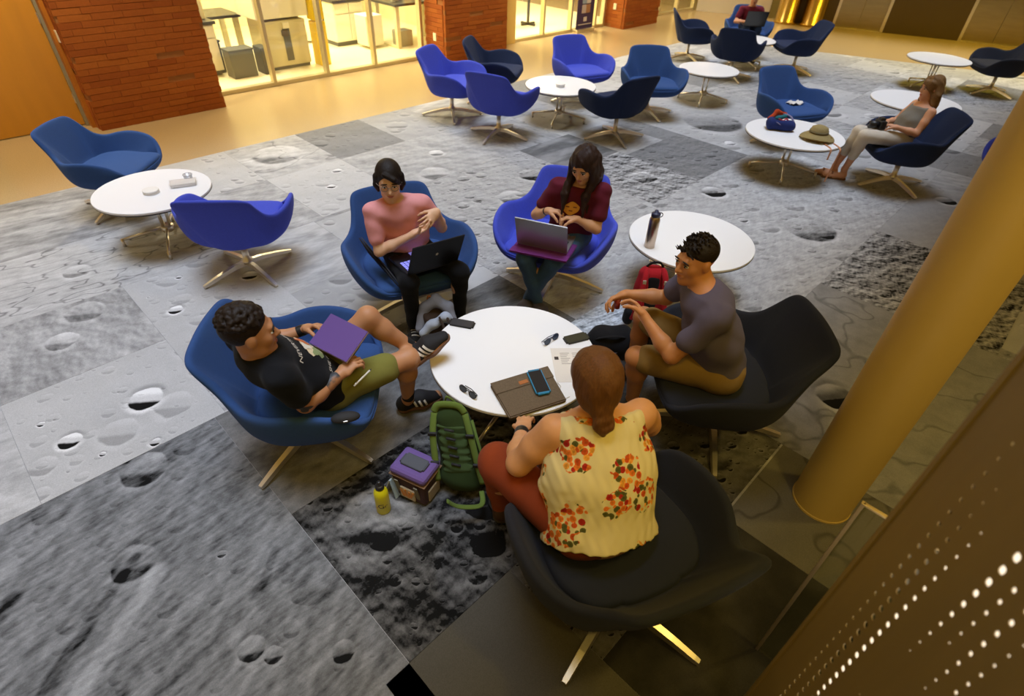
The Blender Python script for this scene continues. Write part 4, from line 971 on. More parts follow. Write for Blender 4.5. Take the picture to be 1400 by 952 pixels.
# ------------------------------------------------------------------ people
BR = .0042        # body grid
def person(x, y, label, z=.006):
    return empty('person', (x, y, z), 0, label, 'person')
def torso(F, pel, ch, shR, shL, inf=0.0, s=.93, wide=1.0, belly=0.0, sh=True, hip=True):
    pel, ch, shR, shL = map(np.asarray, (pel, ch, shR, shL)); side = nrm(shL-shR); up = nrm(ch-pel); fw = np.cross(side, up)*-1
    m = pel+(ch-pel)*.45
    if hip: F.cone(pel+up*.0, m, (.112+belly*.4)*s*wide+inf, (.100+belly)*s*wide+inf, .05, side, 1.32)
    F.cone(m, ch-up*.055*s, (.100+belly)*s*wide+inf, .100*s*wide+inf, .05, side, 1.40)
    if sh: F.cone(shR+(shL-shR)*.06-up*.014, shL+(shR-shL)*.06-up*.014, .044*s+inf, .044*s+inf, .05)
    return side, up, fw
def neckcone(F, ch, head, fr, s=.93, r=.048): F.cone(np.asarray(ch)+V3(0, 0, -.02), np.asarray(head)+s*(fr[1]*-.018+fr[2]*-.06), (r+.010)*s, r*s, .03)
def hair_cap(F, g, fr, s, th=.014, front=.060, low=-.055, back=.0):
    F.ell(g(0, -.018-back/2, .034), V3(.074+th, .092+th+back/2, .082+th)*s, fr, .02)
def shoe(root, an, heel, toe, up, s, m, sole_m, name='shoe'):
    F = Field(); an, heel, toe = map(np.asarray, (an, heel, toe)); sd = np.cross(nrm(toe-heel), nrm(up)); up = nrm(up)
    F.cone(an*.55+heel*.45+up*.02, heel+up*.028, .040*s, .040*s, .02); F.cone(heel+up*.022, heel+(toe-heel)*.5+up*.030, .040*s, .042*s, .03, sd, 1.05); F.cone(heel+(toe-heel)*.5+up*.030, toe+up*.006, .042*s, .026*s, .03, sd, 1.45)
    F.cut(heel-up*.014*s, -up)
    o = field_part(name, F, .004, m, root)
    G = Field(); G.cone(heel, heel+(toe-heel)*.5, .043*s, .042*s, .03, sd, 1.1); G.cone(heel+(toe-heel)*.5, toe, .042*s, .032*s, .03, sd, 1.45); G.cut(heel-up*.019*s, -up); G.cut(heel+up*.004*s, up)
    v, f = G.mesh(.004); me = np_mesh('sole', relax(v, f, 1)-np.array(root.location), f); link('sole', me, sole_m, o)
    return o
folds = lambda k=70, a=.0020, ph=0: [(k*.35, k*.2, k*.9, ph, a), (k*.8, -k*.5, k*.25, ph+1.3, a*.8), (-k*.3, k*.75, k*.5, ph+2.1, a*.7)]
dark_brow = mat('dark_brow', srgb('#1c120c'), .7)
S_ = .93
# ---- person in black T-shirt, feet up on the table
def build_p5():
    pel, ch, head = V3(-.885, 1.90, .515), V3(-1.02, 1.685, .86), V3(-1.005, 1.660, .995)
    shR, shL = V3(-.895, 1.575, .835), V3(-1.14, 1.80, .86)
    elR, wrR = V3(-.868, 1.655, .620), V3(-.752, 1.815, .655); elL, wrL = V3(-1.13, 1.97, .68), V3(-.965, 2.03, .725)
    hR, kR, aR = V3(-.83, 1.865, .505), V3(-.51, 2.10, .515), V3(-.57, 2.21, .115); hL, kL, aL = V3(-.955, 1.955, .505), V3(-.69, 2.12, .745), V3(-.505, 2.185, .505)
    r = person(-.89, 1.90, 'person in black T-shirt and green shorts reclining, one foot up on the table')
    skin = skin_mat('skin_olive', srgb('#bb8660')); base = np.array(r.location)
    fr = frame((.86, .46, -.06), (-.12, -.02, 1))
    F = Field(); torso(F, pel, ch, shR, shL, 0, S_); neckcone(F, ch, head, fr, S_, .047); g = head_field(F, head, fr, S_, jaw=1.05)
    arm_field(F, shR, elR, wrR, S_, 1.12); arm_field(F, shL, elL, wrL, S_, 1.08); leg_field(F, hR, kR, aR, S_, 1.0); leg_field(F, hL, kL, aL, S_, 1.0)
    hand_field(F, wrR, V3(.55, .55, .30), V3(.25, .45, -.8), 1, S_, (38, 48, 30), 5, 35); hand_field(F, wrL, V3(.80, -.05, .35), V3(.35, -.6, -.7), -1, S_, (35, 45, 30), 5, 30)
    foot_field(F, aR, V3(-.60, 2.225, .05), V3(-.42, 2.33, .04), (0, 0, 1), S_); foot_field(F, aL, V3(-.475, 2.135, .475), V3(-.345, 2.205, .565), (-.45, -.05, .75), S_)
    field_part('body', F, BR, skin, r); face_parts(r, g, fr, S_, dark_brow, mat('lip_brown', srgb('#9a5a48'), .5), base)
    black = fabric('black_jersey', '#15171c', .05)
    F = Field(); side, up, fw = torso(F, pel, ch, shR, shL, .014, S_, belly=.010)
    F.cone(shR, shR+(elR-shR)*.62, .060*S_*1.05, .058*S_*1.08, .03); F.cone(shL, shL+(elL-shL)*.62, .060*S_*1.05, .058*S_*1.05, .03)
    F.cut(pel-up*.045, -up); F.cut(shR+(elR-shR)*.60, nrm(elR-shR)) if False else None
    F.cone(ch+up*.012, head+S_*(fr[2]*-.11), .062*S_, .050*S_, .02); F.cut(ch+V3(-.03, -.02, .045)+0*up, nrm(up*1.0+np.asarray(fr[1])*.15))
    field_part('tshirt', F, .006, black, r, folds(55, .0022))
    key = r.name+'tshirt'; cn = ch+(pel-ch)*.44; dn = -fw if (fw@V3(.6, .6, .2)) > 0 else fw; out = -dn
    white = mat('white_print', srgb('#e8e4da'), .8); xa = side if (side@V3(.7, -.7, 0)) < 0 else -side
    # chest print as read by a viewer facing the wearer: letters run from the wearer's right to left
    xa = -side if False else nrm(shL-shR); ya = up
    text_decal('print_lettering', 'NEVERTHELESS', .034, cn+up*.085-dn*.15, xa, ya, key, dn, white, r, .003, -1.2); text_decal('print_lettering', 'SHE PERSISTED', .034, cn-up*.125-dn*.15, xa, ya, key, dn, white, r, .003, .6)
    cols = [mat('print_%d' % i, srgb(h), .8) for i, h in enumerate(('#d8c9a8', '#8a9a6a', '#c06a3c', '#4f7fae', '#d9d4c8'))]
    bl = lambda rr, sd: [(rr*(1+.25*math.sin(3*a+sd)+.15*math.sin(5*a+sd*2))*math.cos(a), rr*(1+.25*math.sin(3*a+sd)+.15*math.sin(5*a+sd*2))*math.sin(a)) for a in [2*PI*i/20 for i in range(20)]]
    for i, (px, py, rr) in enumerate(((0, -.015, .062), (-.045, -.03, .032), (.03, .01, .030), (.05, -.04, .028), (-.02, .025, .022))):
        patch_decal('print_patch', cn+xa*px+up*py-dn*.15, xa, ya, bl(rr, i*1.7), key, dn, cols[i], r, .003+.0006*i)
    olive = fabric('olive_twill', '#7c7a3c', .07)
    F = Field(); F.cone(pel+up*.02, pel-up*.02, .118*S_, .125*S_, .05, side, 1.30)
    for h_, k_, f_ in ((hR, kR, .66), (hL, kL, .60)): F.cone(h_, h_+(k_-h_)*f_, .095*S_, .083*S_, .04); F.cut(h_+(k_-h_)*(f_+.08), k_-h_) if False else None
    
    field_part('shorts', F, .006, olive, r, folds(45, .0022, 1))
    # curly hair, clipped short at the sides
    F = Field(); F.ell(g(0, -.022, .040), V3(.079, .097, .088)*S_, fr, .01)
    rr = random.Random(5)
    for i in range(330):
        a = rr.uniform(0, 2*PI); b = rr.uniform(.20, 1.45)
        p = V3(.080*math.cos(b)*math.cos(a)*.95, -.022+.098*math.cos(b)*math.sin(a), .045+.090*math.sin(b))
        if p[1] > .045 and p[2] < .085: continue
        if p[2] < .055 and abs(p[0]) > .055 and p[1] > -.03: continue
        F.ell(g(*p), V3(.0105, .0105, .0105)*S_*rr.uniform(.7, 1.25), fr, .002)
    F.ell(g(0, .075, -.045), V3(.10, .075, .088)*S_, fr, .01, True)
    field_part('hair', F, .004, hair_mat('curly_dark_hair', srgb('#1f1510'), (30, 30, 30)), r, None, 1)
    blk = mat('black_suede', srgb('#17161a'), .8, 0, .1, 80); sole = mat('gum_sole', srgb('#6b4a34'), .7); stripe = mat('white_stripe', srgb('#e4e0d8'), .7)
    sock = mat('black_sock', srgb('#121214'), .9)
    shoes = [shoe(r, aR, V3(-.60, 2.225, .035), V3(-.425, 2.325, .03), (0, 0, 1), S_, blk, sole, 'shoe'), shoe(r, aL, V3(-.475, 2.135, .478), V3(-.345, 2.205, .575), (-.45, -.05, .75), S_, blk, sole, 'shoe_raised')]
    for a_, k_, nm in ((aR, kR, 'sock'), (aL, kL, 'sock')):
        F = Field(); F.cone(a_+(k_-a_)*.02, a_+(k_-a_)*.20, .037*S_, .0385*S_, .01); field_part(nm, F, .0045, sock, r)
    d = V3(-.1, 1, -.25); toe, heel, upv = V3(-.345, 2.205, .575), V3(-.475, 2.135, .478), nrm(V3(-.45, -.05, .75))
    for t in (.38, .52, .66):
        p = heel+(toe-heel)*t+V3(0, -.10, .02); strip_decal('stripe', p-upv*.012, p+upv*.052+nrm(toe-heel)*-.028, .013, r.name+'shoe_raised', d, stripe, r)
    toe, heel = V3(-.425, 2.325, .03), V3(-.60, 2.225, .035)
    for t in (.40, .54, .68):
        p = heel+(toe-heel)*t+V3(.03, -.08, .0); strip_decal('stripe', p+V3(0, 0, .0), p+V3(-.022, 0, .058), .012, r.name+'shoe', (-.5, .87, -.1), stripe, r)
    patch_decal('sock_badge', aL+(kL-aL)*.11+V3(0, -.06, .02), (1, 0, .4), (-.4, 0, 1), [(.016*math.cos(a), .016*math.sin(a)) for a in [2*PI*i/14 for i in range(14)]], r.name+'sock', (0, 1, -.3), mat('sock_red', srgb('#b02a26'), .8), r)
    # wristwatch and tattoos
    F = Field(); w = wrL+(elL-wrL)*.10; ax = nrm(wrL-elL); F.cone(w-ax*.012, w+ax*.012, .029*S_, .029*S_, .004); o = field_part('wristband', F, .004, black_pl, r)
    tat = bpy.data.materials.new('tattooed_skin'); tat.use_nodes = True; nt = tat.node_tree; b = nt.nodes['Principled BSDF']; b.inputs['Roughness'].default_value = .5
    tc = N(nt, 'ShaderNodeTexCoord'); no = N(nt, 'ShaderNodeTexNoise'); no.inputs['Scale'].default_value = 26; no.inputs['Detail'].default_value = 4; nt.links.new(tc.outputs['Object'], no.inputs['Vector'])
    cr = N(nt, 'ShaderNodeValToRGB'); cr.color_ramp.elements[0].position = .40; cr.color_ramp.elements[0].color = (.045, .05, .06, 1); cr.color_ramp.elements[1].position = .58; cr.color_ramp.elements[1].color = (*srgb('#a8754f'), 1)
    nt.links.new(no.outputs['Fac'], cr.inputs[0]); nt.links.new(cr.outputs[0], b.inputs['Base Color'])
    F = Field(); F.cone(elR+(wrR-elR)*.25, elR+(wrR-elR)*.85, .0405*S_*1.08, .0295*S_*1.03, .005); field_part('forearm_tattoo', F, .0045, tat, r)
    c_ = mat('tattoo_red', srgb('#a8452c'), .55, 0, .5, 40); c2 = mat('tattoo_ink', srgb('#3c3a3e'), .55, 0, .5, 50); ua = elR+(shR-elR)*.30
    patch_decal('arm_tattoo', ua+V3(0, -.07, .03), (.3, .1, -1), (1, .2, 0), bl(.036, 1), r.name+'body', (0, 1, -.4), c_, r); patch_decal('arm_tattoo', ua+V3(.02, -.07, -.03), (.3, .1, -1), (1, .2, 0), bl(.022, 3), r.name+'body', (0, 1, -.4), c2, r, .0028)
    return r
build_p5()
# ---- person in pink top with laptop
def build_p3():
    pel, ch, head = V3(-.70, 3.165, .515), V3(-.715, 3.06, .875), V3(-.742, 3.05, 1.025)
    shR, shL = V3(-.85, 2.985, .855), V3(-.575, 3.14, .855)
    elR, wrR, elL, wrL = V3(-.815, 2.915, .635), V3(-.625, 2.985, .715), V3(-.475, 3.19, .665), V3(-.485, 3.08, .825)
    hR, kR, aR = V3(-.775, 3.12, .505), V3(-.63, 2.80, .500), V3(-.645, 2.885, .10); hL, kL, aL = V3(-.63, 3.21, .505), V3(-.34, 2.95, .495), V3(-.36, 3.02, .10)
    r = person(-.70, 3.165, 'person with short dark hair and glasses in pink top, black laptop on lap')
    skin = skin_mat('skin_light', srgb('#e0b594')); base = np.array(r.location); fr = frame((.22, -.95, -.16), (0, 0, 1))
    F = Field(); torso(F, pel, ch, shR, shL, 0, .90); neckcone(F, ch, head, fr, S_, .044); g = head_field(F, head, fr, .92, jaw=.95)
    arm_field(F, shR, elR, wrR, S_, .90); arm_field(F, shL, elL, wrL, S_, .90); leg_field(F, hR, kR, aR, S_, .9); leg_field(F, hL, kL, aL, S_, .9)
    hand_field(F, wrR, V3(.85, .25, .45), V3(-.4, -.2, .9), 1, .92, (12, 18, 12), 8, 40); hand_field(F, wrL, V3(-.45, -.75, -.30), V3(-.6, .5, -.5), -1, .92, (22, 30, 20), 9, 35)
    foot_field(F, aR, V3(-.65, 2.90, .05), V3(-.60, 2.72, .035), (0, 0, 1), S_); foot_field(F, aL, V3(-.37, 3.04, .05), V3(-.30, 2.87, .035), (0, 0, 1), S_)
    field_part('body', F, BR, skin, r); face_parts(r, g, fr, .92, dark_brow, mat('lip_rose', srgb('#b86a60'), .5), base)
    pink = fabric('pink_jersey', '#e09a9c', .05)
    F = Field(); side, up, fw = torso(F, pel, ch, shR, shL, .013, .90, belly=.008); F.cone(shR, shR+(elR-shR)*.66, .053*S_, .053*S_, .03); F.cone(shL, shL+(elL-shL)*.66, .053*S_, .052*S_, .03)
    F.cut(pel+up*.0, -up); F.cone(ch+up*.0, ch+up*.03+V3(0, 0, .0), .060*S_, .056*S_, .02); F.cut(ch+V3(0, 0, .038), nrm(V3(.05, -.2, 1)))
    field_part('top', F, .006, pink, r, folds(60, .0022, 2))
    blk = fabric('black_leggings', '#141519', .05)
    F = Field(); F.cone(pel+up*.03, pel, .112*S_, .12*S_, .05, side, 1.25)
    for h_, k_, a_ in ((hR, kR, aR), (hL, kL, aL)): F.cone(h_, k_, .085*S_, .060*S_, .04); F.cone(k_, a_, .060*S_, .042*S_, .03)
    field_part('trousers', F, .006, blk, r, folds(60, .0018, .4))
    F = Field(); hair_cap(F, g, fr, .92, .0085); F.ell(g(0, -.035, -.01), V3(.076, .07, .075)*.92, fr, .02); F.ell(g(.010, .088, -.040), V3(.070, .078, .100)*.92, fr, .006, True); F.cone(g(.030, .074, .082), g(-.030, .084, .050), .012, .014, .012); F.cone(g(-.030, .084, .050), g(-.066, .045, .0), .014, .011, .012)
    for e in (-1, 1): F.chain([g(.074*e, .015, .04), g(.079*e, .012, -.02), g(.072*e, .012, -.062)], [.020, .018, .009], .012)
    F.chain([g(-.05, -.07, -.03), g(0, -.085, -.05), g(.05, -.07, -.03)], [.028, .030, .028], .02)
    field_part('hair', F, .004, hair_mat('dark_short_hair', srgb('#1a120e')), r, None, 1)
    gm_ = mat('clear_glasses', srgb('#8d7f78'), .3)
    for e in (-1, 1):
        pts = [Vector(g(.031*e+.021*math.cos(a), .100-.10*abs(.031*e+.021*math.cos(a))**1.6, .001+.017*math.sin(a))-base) for a in [2*PI*i/18 for i in range(18)]]
        fr_o = tube_path('spectacle_rim', pts, .0018, gm_, r, 6, True); tube_path('spectacle_arm', [Vector(g(.053*e, .088, .006)-base), Vector(g(.078*e, .04, .006)-base), Vector(g(.078*e, -.005, .002)-base)], .0016, gm_, fr_o, 6)
    tube_path('spectacle_bridge', [Vector(g(-.011, .1005, .005)-base), Vector(g(0, .104, .007)-base), Vector(g(.011, .1005, .005)-base)], .0018, gm_, r, 6)
    sh_ = mat('black_sneaker', srgb('#18181b'), .8); so = mat('white_sole', srgb('#d8d4cc'), .6)
    shoe(r, aR, V3(-.65, 2.90, .035), V3(-.605, 2.735, .03), (0, 0, 1), S_, sh_, so); shoe(r, aL, V3(-.37, 3.04, .035), V3(-.31, 2.88, .03), (0, 0, 1), S_, sh_, so, 'shoe_other')
    for t in (.35, .5, .65):
        p = V3(-.65, 2.90, .035)+(V3(-.605, 2.735, .03)-V3(-.65, 2.90, .035))*t+V3(0, 0, .12); strip_decal('lace', p+V3(-.025, 0, 0), p+V3(.025, 0.004, 0), .007, r.name+'shoe', (0, 0, -1), so, r)
build_p3()
# ---- person in maroon T-shirt with silver laptop
def build_p4():
    pel, ch, head = V3(.36, 3.49, .515), V3(.398, 3.43, .875), V3(.396, 3.375, 1.035)
    shR, shL = V3(.255, 3.46, .855), V3(.540, 3.395, .855)
    elR, wrR, elL, wrL = V3(.125, 3.475, .640), V3(.195, 3.385, .715), V3(.515, 3.315, .635), V3(.385, 3.300, .705)
    hR, kR, aR = V3(.285, 3.52, .505), V3(.06, 3.175, .482), V3(.165, 3.235, .10); hL, kL, aL = V3(.435, 3.46, .505), V3(.25, 3.15, .482), V3(.10, 3.275, .10)
    r = person(.36, 3.49, 'person with long dark hair in maroon T-shirt and jeans, silver laptop on lap')
    skin = skin_mat('skin_tan', srgb('#cb9a74')); base = np.array(r.location); fr = frame((-.42, -.78, -.42), (-.1, -.2, 1))
    F = Field(); torso(F, pel, ch, shR, shL, 0, .90); neckcone(F, ch, head, fr, S_, .043); g = head_field(F, head, fr, .92, jaw=.94)
    arm_field(F, shR, elR, wrR, S_, .95); arm_field(F, shL, elL, wrL, S_, .95); leg_field(F, hR, kR, aR, S_, .95); leg_field(F, hL, kL, aL, S_, .95)
    hand_field(F, wrR, V3(.72, -.25, .10), V3(.1, -.2, -1), -1, .92, (38, 48, 30), 4, 28); hand_field(F, wrL, V3(-.85, .10, .05), V3(.1, -.3, -1), 1, .92, (36, 46, 30), 4, 28)
    foot_field(F, aR, V3(.155, 3.25, .05), V3(.225, 3.09, .035), (0, 0, 1), S_); foot_field(F, aL, V3(.11, 3.29, .05), V3(.04, 3.12, .035), (0, 0, 1), S_)
    field_part('body', F, BR, skin, r); face_parts(r, g, fr, .92, dark_brow, mat('lip_rose2', srgb('#a85a52'), .5), base)
    mar = fabric('maroon_jersey', '#5c1c2c', .05)
    F = Field(); side, up, fw = torso(F, pel, ch, shR, shL, .013, .90, belly=.010); F.cone(shR, shR+(elR-shR)*.60, .060*S_, .058*S_, .03); F.cone(shL, shL+(elL-shL)*.60, .060*S_, .058*S_, .03)
    F.cut(pel+up*.0, -up); F.cone(ch, ch+up*.03, .060*S_, .056*S_, .02); F.cut(ch+V3(0, 0, .034), nrm(V3(-.1, -.3, 1)))
    field_part('tshirt', F, .006, mar, r, folds(60, .0022, 4))
    key = r.name+'tshirt'; gold_p = mat('gold_print', srgb('#d99a2b'), .7); cn = ch+(pel-ch)*.33; dn = V3(.38, .92, .0); xa = nrm(shL-shR)
    ol = [(.052*(1+.10*math.sin(2*a))*math.cos(a), .045*(1+.12*math.cos(4*a))*math.sin(a)) for a in [2*PI*i/24 for i in range(24)]]
    patch_decal('chest_print', cn-dn*.16+xa*.0, xa, up, ol, key, dn, gold_p, r, .003); 
    for i, (px, py) in enumerate(((-.026, .010), (.022, .012), (0, -.016))): patch_decal('chest_print_shade', cn-dn*.16+xa*px+up*py, xa, up, rect(.024, .008), key, dn, mat('print_maroon', srgb('#7a3a1c'), .8), r, .004)
    jean = fabric('blue_denim', '#3d5878', .14)
    F = Field(); F.cone(pel+up*.03, pel, .112*S_, .12*S_, .05, side, 1.25)
    for h_, k_, a_ in ((hR, kR, aR), (hL, kL, aL)): F.cone(h_, k_, .088*S_, .064*S_, .02); F.cone(k_, a_, .064*S_, .042*S_, .015)
    field_part('jeans', F, .006, jean, r, folds(60, .0018, 5))
    # long hair falling in front of both shoulders and down the back
    F = Field(); hair_cap(F, g, fr, .92, .014); F.ell(g(0, .085, -.04), V3(.058, .075, .085)*.92, fr, .012, True)
    for e, n_ in ((-1, 5), (1, 5)):
        for i in range(n_):
            t = i/(n_-1); p0 = g(.070*e, .03-.10*t, .02); p1 = g(.082*e, .035-.09*t, -.08); sh_ = shL if e*(fr[0]@(shL-shR)) > 0 else shR
            p2 = sh_*.45+ch*.55+V3(-.04, -.085, -.02)*(1-t)+V3(.05, .06, -.02)*t; p3 = p2+V3(-.01, -.03, -.12)*(1-t)+V3(.02, .03, -.10)*t
            F.chain([p0, p1, p2, p3], [.024, .026, .024, .008], .014)
    F.cone(g(0, -.085, 0), ch+V3(.04, .09, -.10), .055, .040, .03)
    field_part('hair', F, .0045, hair_mat('long_dark_hair', srgb('#2a1812')), r, [(140, 60, 8, 0, .0022), (70, -120, 6, 1, .0022)], 1)
    F = Field(); w = wrR+(elR-wrR)*.12; ax = nrm(wrR-elR); F.cone(w-ax*.003, w+ax*.003, .027*S_, .027*S_, .003); field_part('bracelet', F, .0035, black_pl, r)
    sh_ = mat('grey_canvas_shoe', srgb('#4a4650'), .8); so = mat('white_sole', srgb('#d8d4cc'), .6)
    shoe(r, aR, V3(.155, 3.25, .035), V3(.22, 3.10, .03), (0, 0, 1), S_, sh_, so); shoe(r, aL, V3(.11, 3.29, .035), V3(.045, 3.13, .03), (0, 0, 1), S_, sh_, so, 'shoe_other')
build_p4()
# ---- person in grey T-shirt and khaki shorts leaning forward
def build_p6():
    pel, ch, head = V3(1.04, 2.165, .515), V3(.895, 2.20, .905), V3(.830, 2.262, 1.045)
    shR, shL = V3(.865, 2.365, .885), V3(.915, 2.035, .880)
    elR, wrR, elL, wrL = V3(.80, 2.455, .700), V3(.585, 2.45, .715), V3(.765, 2.055, .635), V3(.640, 2.205, .745)
    hR, kR, aR = V3(1.02, 2.255, .505), V3(.72, 2.51, .530), V3(.73, 2.57, .10); hL, kL, aL = V3(1.04, 2.08, .505), V3(.64, 2.20, .500), V3(.70, 2.30, .10)
    r = person(1.04, 2.165, 'person with short dark hair in grey T-shirt and khaki shorts leaning forward')
    skin = skin_mat('skin_warm', srgb('#c08455')); base = np.array(r.location); fr = frame((-.90, -.42, -.10), (-.08, 0, 1))
    F = Field(); torso(F, pel, ch, shR, shL, 0, 1.0, 1.02); neckcone(F, ch, head, fr, 1.0, .056); g = head_field(F, head, fr, .97, jaw=1.06)
    arm_field(F, shR, elR, wrR, 1.0, 1.05); arm_field(F, shL, elL, wrL, 1.0, 1.05); leg_field(F, hR, kR, aR, 1.0, 1.0); leg_field(F, hL, kL, aL, 1.0, 1.0)
    hand_field(F, wrR, V3(-.75, -.15, -.25), V3(.2, -.55, -.7), -1, 1.0, (32, 40, 25), 6, 32); hand_field(F, wrL, V3(-.40, .62, .30), V3(-.75, -.1, -.3), 1, 1.0, (28, 36, 22), 6, 32)
    foot_field(F, aR, V3(.75, 2.58, .05), V3(.57, 2.62, .035), (0, 0, 1), 1.0); foot_field(F, aL, V3(.72, 2.30, .05), V3(.54, 2.34, .035), (0, 0, 1), 1.0)
    field_part('body', F, BR, skin, r); face_parts(r, g, fr, .97, dark_brow, mat('lip_man', srgb('#a8644a'), .5), base)
    grey = fabric('slate_jersey', '#5e586c', .05)
    F = Field(); side, up, fw = torso(F, pel, ch, shR, shL, .014, 1.0, 1.03, .006); F.cone(shR, shR+(elR-shR)*.62, .062, .060, .03); F.cone(shL, shL+(elL-shL)*.60, .062, .060, .03)
    F.cut(pel-up*.05, -up); F.cone(ch, ch+up*.03, .066, .060, .02); F.cut(ch+V3(0, 0, .048), nrm(V3(-.35, -.1, 1)))
    field_part('tshirt', F, .006, grey, r, folds(52, .0024, 3))
    kh = fabric('khaki_twill', '#8c7242', .07)
    F = Field(); F.cone(pel+up*.03, pel, .125, .13, .05, side, 1.25)
    for h_, k_ in ((hR, kR), (hL, kL)): F.cone(h_, h_+(k_-h_)*.86, .098, .076, .04)
    field_part('shorts', F, .006, kh, r, folds(45, .0024, 2))
    F = Field(); F.ell(g(0, -.018, .042), V3(.0775, .094, .080)*.97, fr, .015); F.ell(g(0, .085, -.040), V3(.10, .070, .098)*.97, fr, .008, True); F.ell(g(0, -.02, -.06), V3(.12, .07, .06)*.97, fr, .01, True)
    rr = random.Random(8)
    for i in range(150):
        x, y = rr.uniform(-.06, .06), rr.uniform(-.07, .075); z = .042+.084*math.sqrt(max(.05, 1-(x/.078)**2-((y+.018)/.095)**2))
        p = g(x, y, z-.006); F.cone(p, p+.97*(fr[2]*.018+fr[1]*.010+fr[0]*rr.uniform(-.006, .006)), .0045, .0025, .003)
    field_part('hair', F, .0038, hair_mat('short_dark_hair', srgb('#1d140e'), (40, 40, 40)), r, None, 1)
    sh_ = mat('dark_sneaker', srgb('#1f1c1a'), .8); so = mat('dark_sole', srgb('#3a3632'), .7)
    shoe(r, aR, V3(.75, 2.58, .035), V3(.58, 2.62, .03), (0, 0, 1), 1.0, sh_, so); shoe(r, aL, V3(.72, 2.30, .035), V3(.55, 2.34, .03), (0, 0, 1), 1.0, sh_, so, 'shoe_other')
build_p6()
# ---- person in floral blouse, back to the camera
def floral():
    m = bpy.data.materials.new('floral_cotton'); m.use_nodes = True; nt = m.node_tree; b = nt.nodes['Principled BSDF']; b.inputs['Roughness'].default_value = .9; b.inputs['Specular IOR Level'].default_value = .15
    tc = N(nt, 'ShaderNodeTexCoord'); V = tc.outputs['Object']
    wn = N(nt, 'ShaderNodeTexNoise'); wn.inputs['Scale'].default_value = 22; nt.links.new(V, wn.inputs['Vector'])
    wv = N(nt, 'ShaderNodeVectorMath', operation='MULTIPLY_ADD'); nt.links.new(wn.outputs['Color'], wv.inputs[0]); wv.inputs[1].default_value = (.06, .06, .06); nt.links.new(V, wv.inputs[2])
    # bouquets: large cells, ragged discs
    v1 = N(nt, 'ShaderNodeTexVoronoi'); v1.inputs['Scale'].default_value = 7.5; v1.inputs['Randomness'].default_value = .75; nt.links.new(wv.outputs[0], v1.inputs['Vector'])
    bouquet = math_(nt, 'LESS_THAN', v1.outputs['Distance'], .47)
    # blooms inside: small cells
    v2 = N(nt, 'ShaderNodeTexVoronoi'); v2.inputs['Scale'].default_value = 46; nt.links.new(V, v2.inputs['Vector'])
    bloom = math_(nt, 'LESS_THAN', v2.outputs['Distance'], .60)
    se = N(nt, 'ShaderNodeSeparateColor'); nt.links.new(v2.outputs['Color'], se.inputs[0])
    rp = N(nt, 'ShaderNodeValToRGB'); rp.color_ramp.interpolation = 'CONSTANT'
    el = rp.color_ramp.elements; el[0].position = 0; el[0].color = (*srgb('#5a5a2c'), 1); el[1].position = .26; el[1].color = (*srgb('#d8742a'), 1)
    for p, c in ((.58, '#c4521f'), (.74, '#a82a1e'), (.88, '#e09a3c')): e = el.new(p); e.color = (*srgb(c), 1)
    nt.links.new(se.outputs[0], rp.inputs[0])
    pet = N(nt, 'ShaderNodeTexNoise'); pet.inputs['Scale'].default_value = 150; nt.links.new(V, pet.inputs['Vector'])
    pm = N(nt, 'ShaderNodeVectorMath', operation='SCALE'); nt.links.new(rp.outputs[0], pm.inputs[0]); nt.links.new(math_(nt, 'MULTIPLY', math_(nt, 'MULTIPLY_ADD', pet.outputs['Fac'], 1.0, .45), math_(nt, 'MULTIPLY_ADD', v2.outputs['Distance'], 1.1, .65)), pm.inputs['Scale'])
    mx = N(nt, 'ShaderNodeMix', data_type='RGBA'); mx.inputs['A'].default_value = (*srgb('#e8dca8'), 1) if False else (0, 0, 0, 1)
    mx.inputs[6].default_value = (*srgb('#e2d49c'), 1); nt.links.new(pm.outputs[0], mx.inputs[7]); nt.links.new(math_(nt, 'MULTIPLY', bouquet, bloom), mx.inputs[0])
    nt.links.new(mx.outputs[2], b.inputs['Base Color'])
    return m
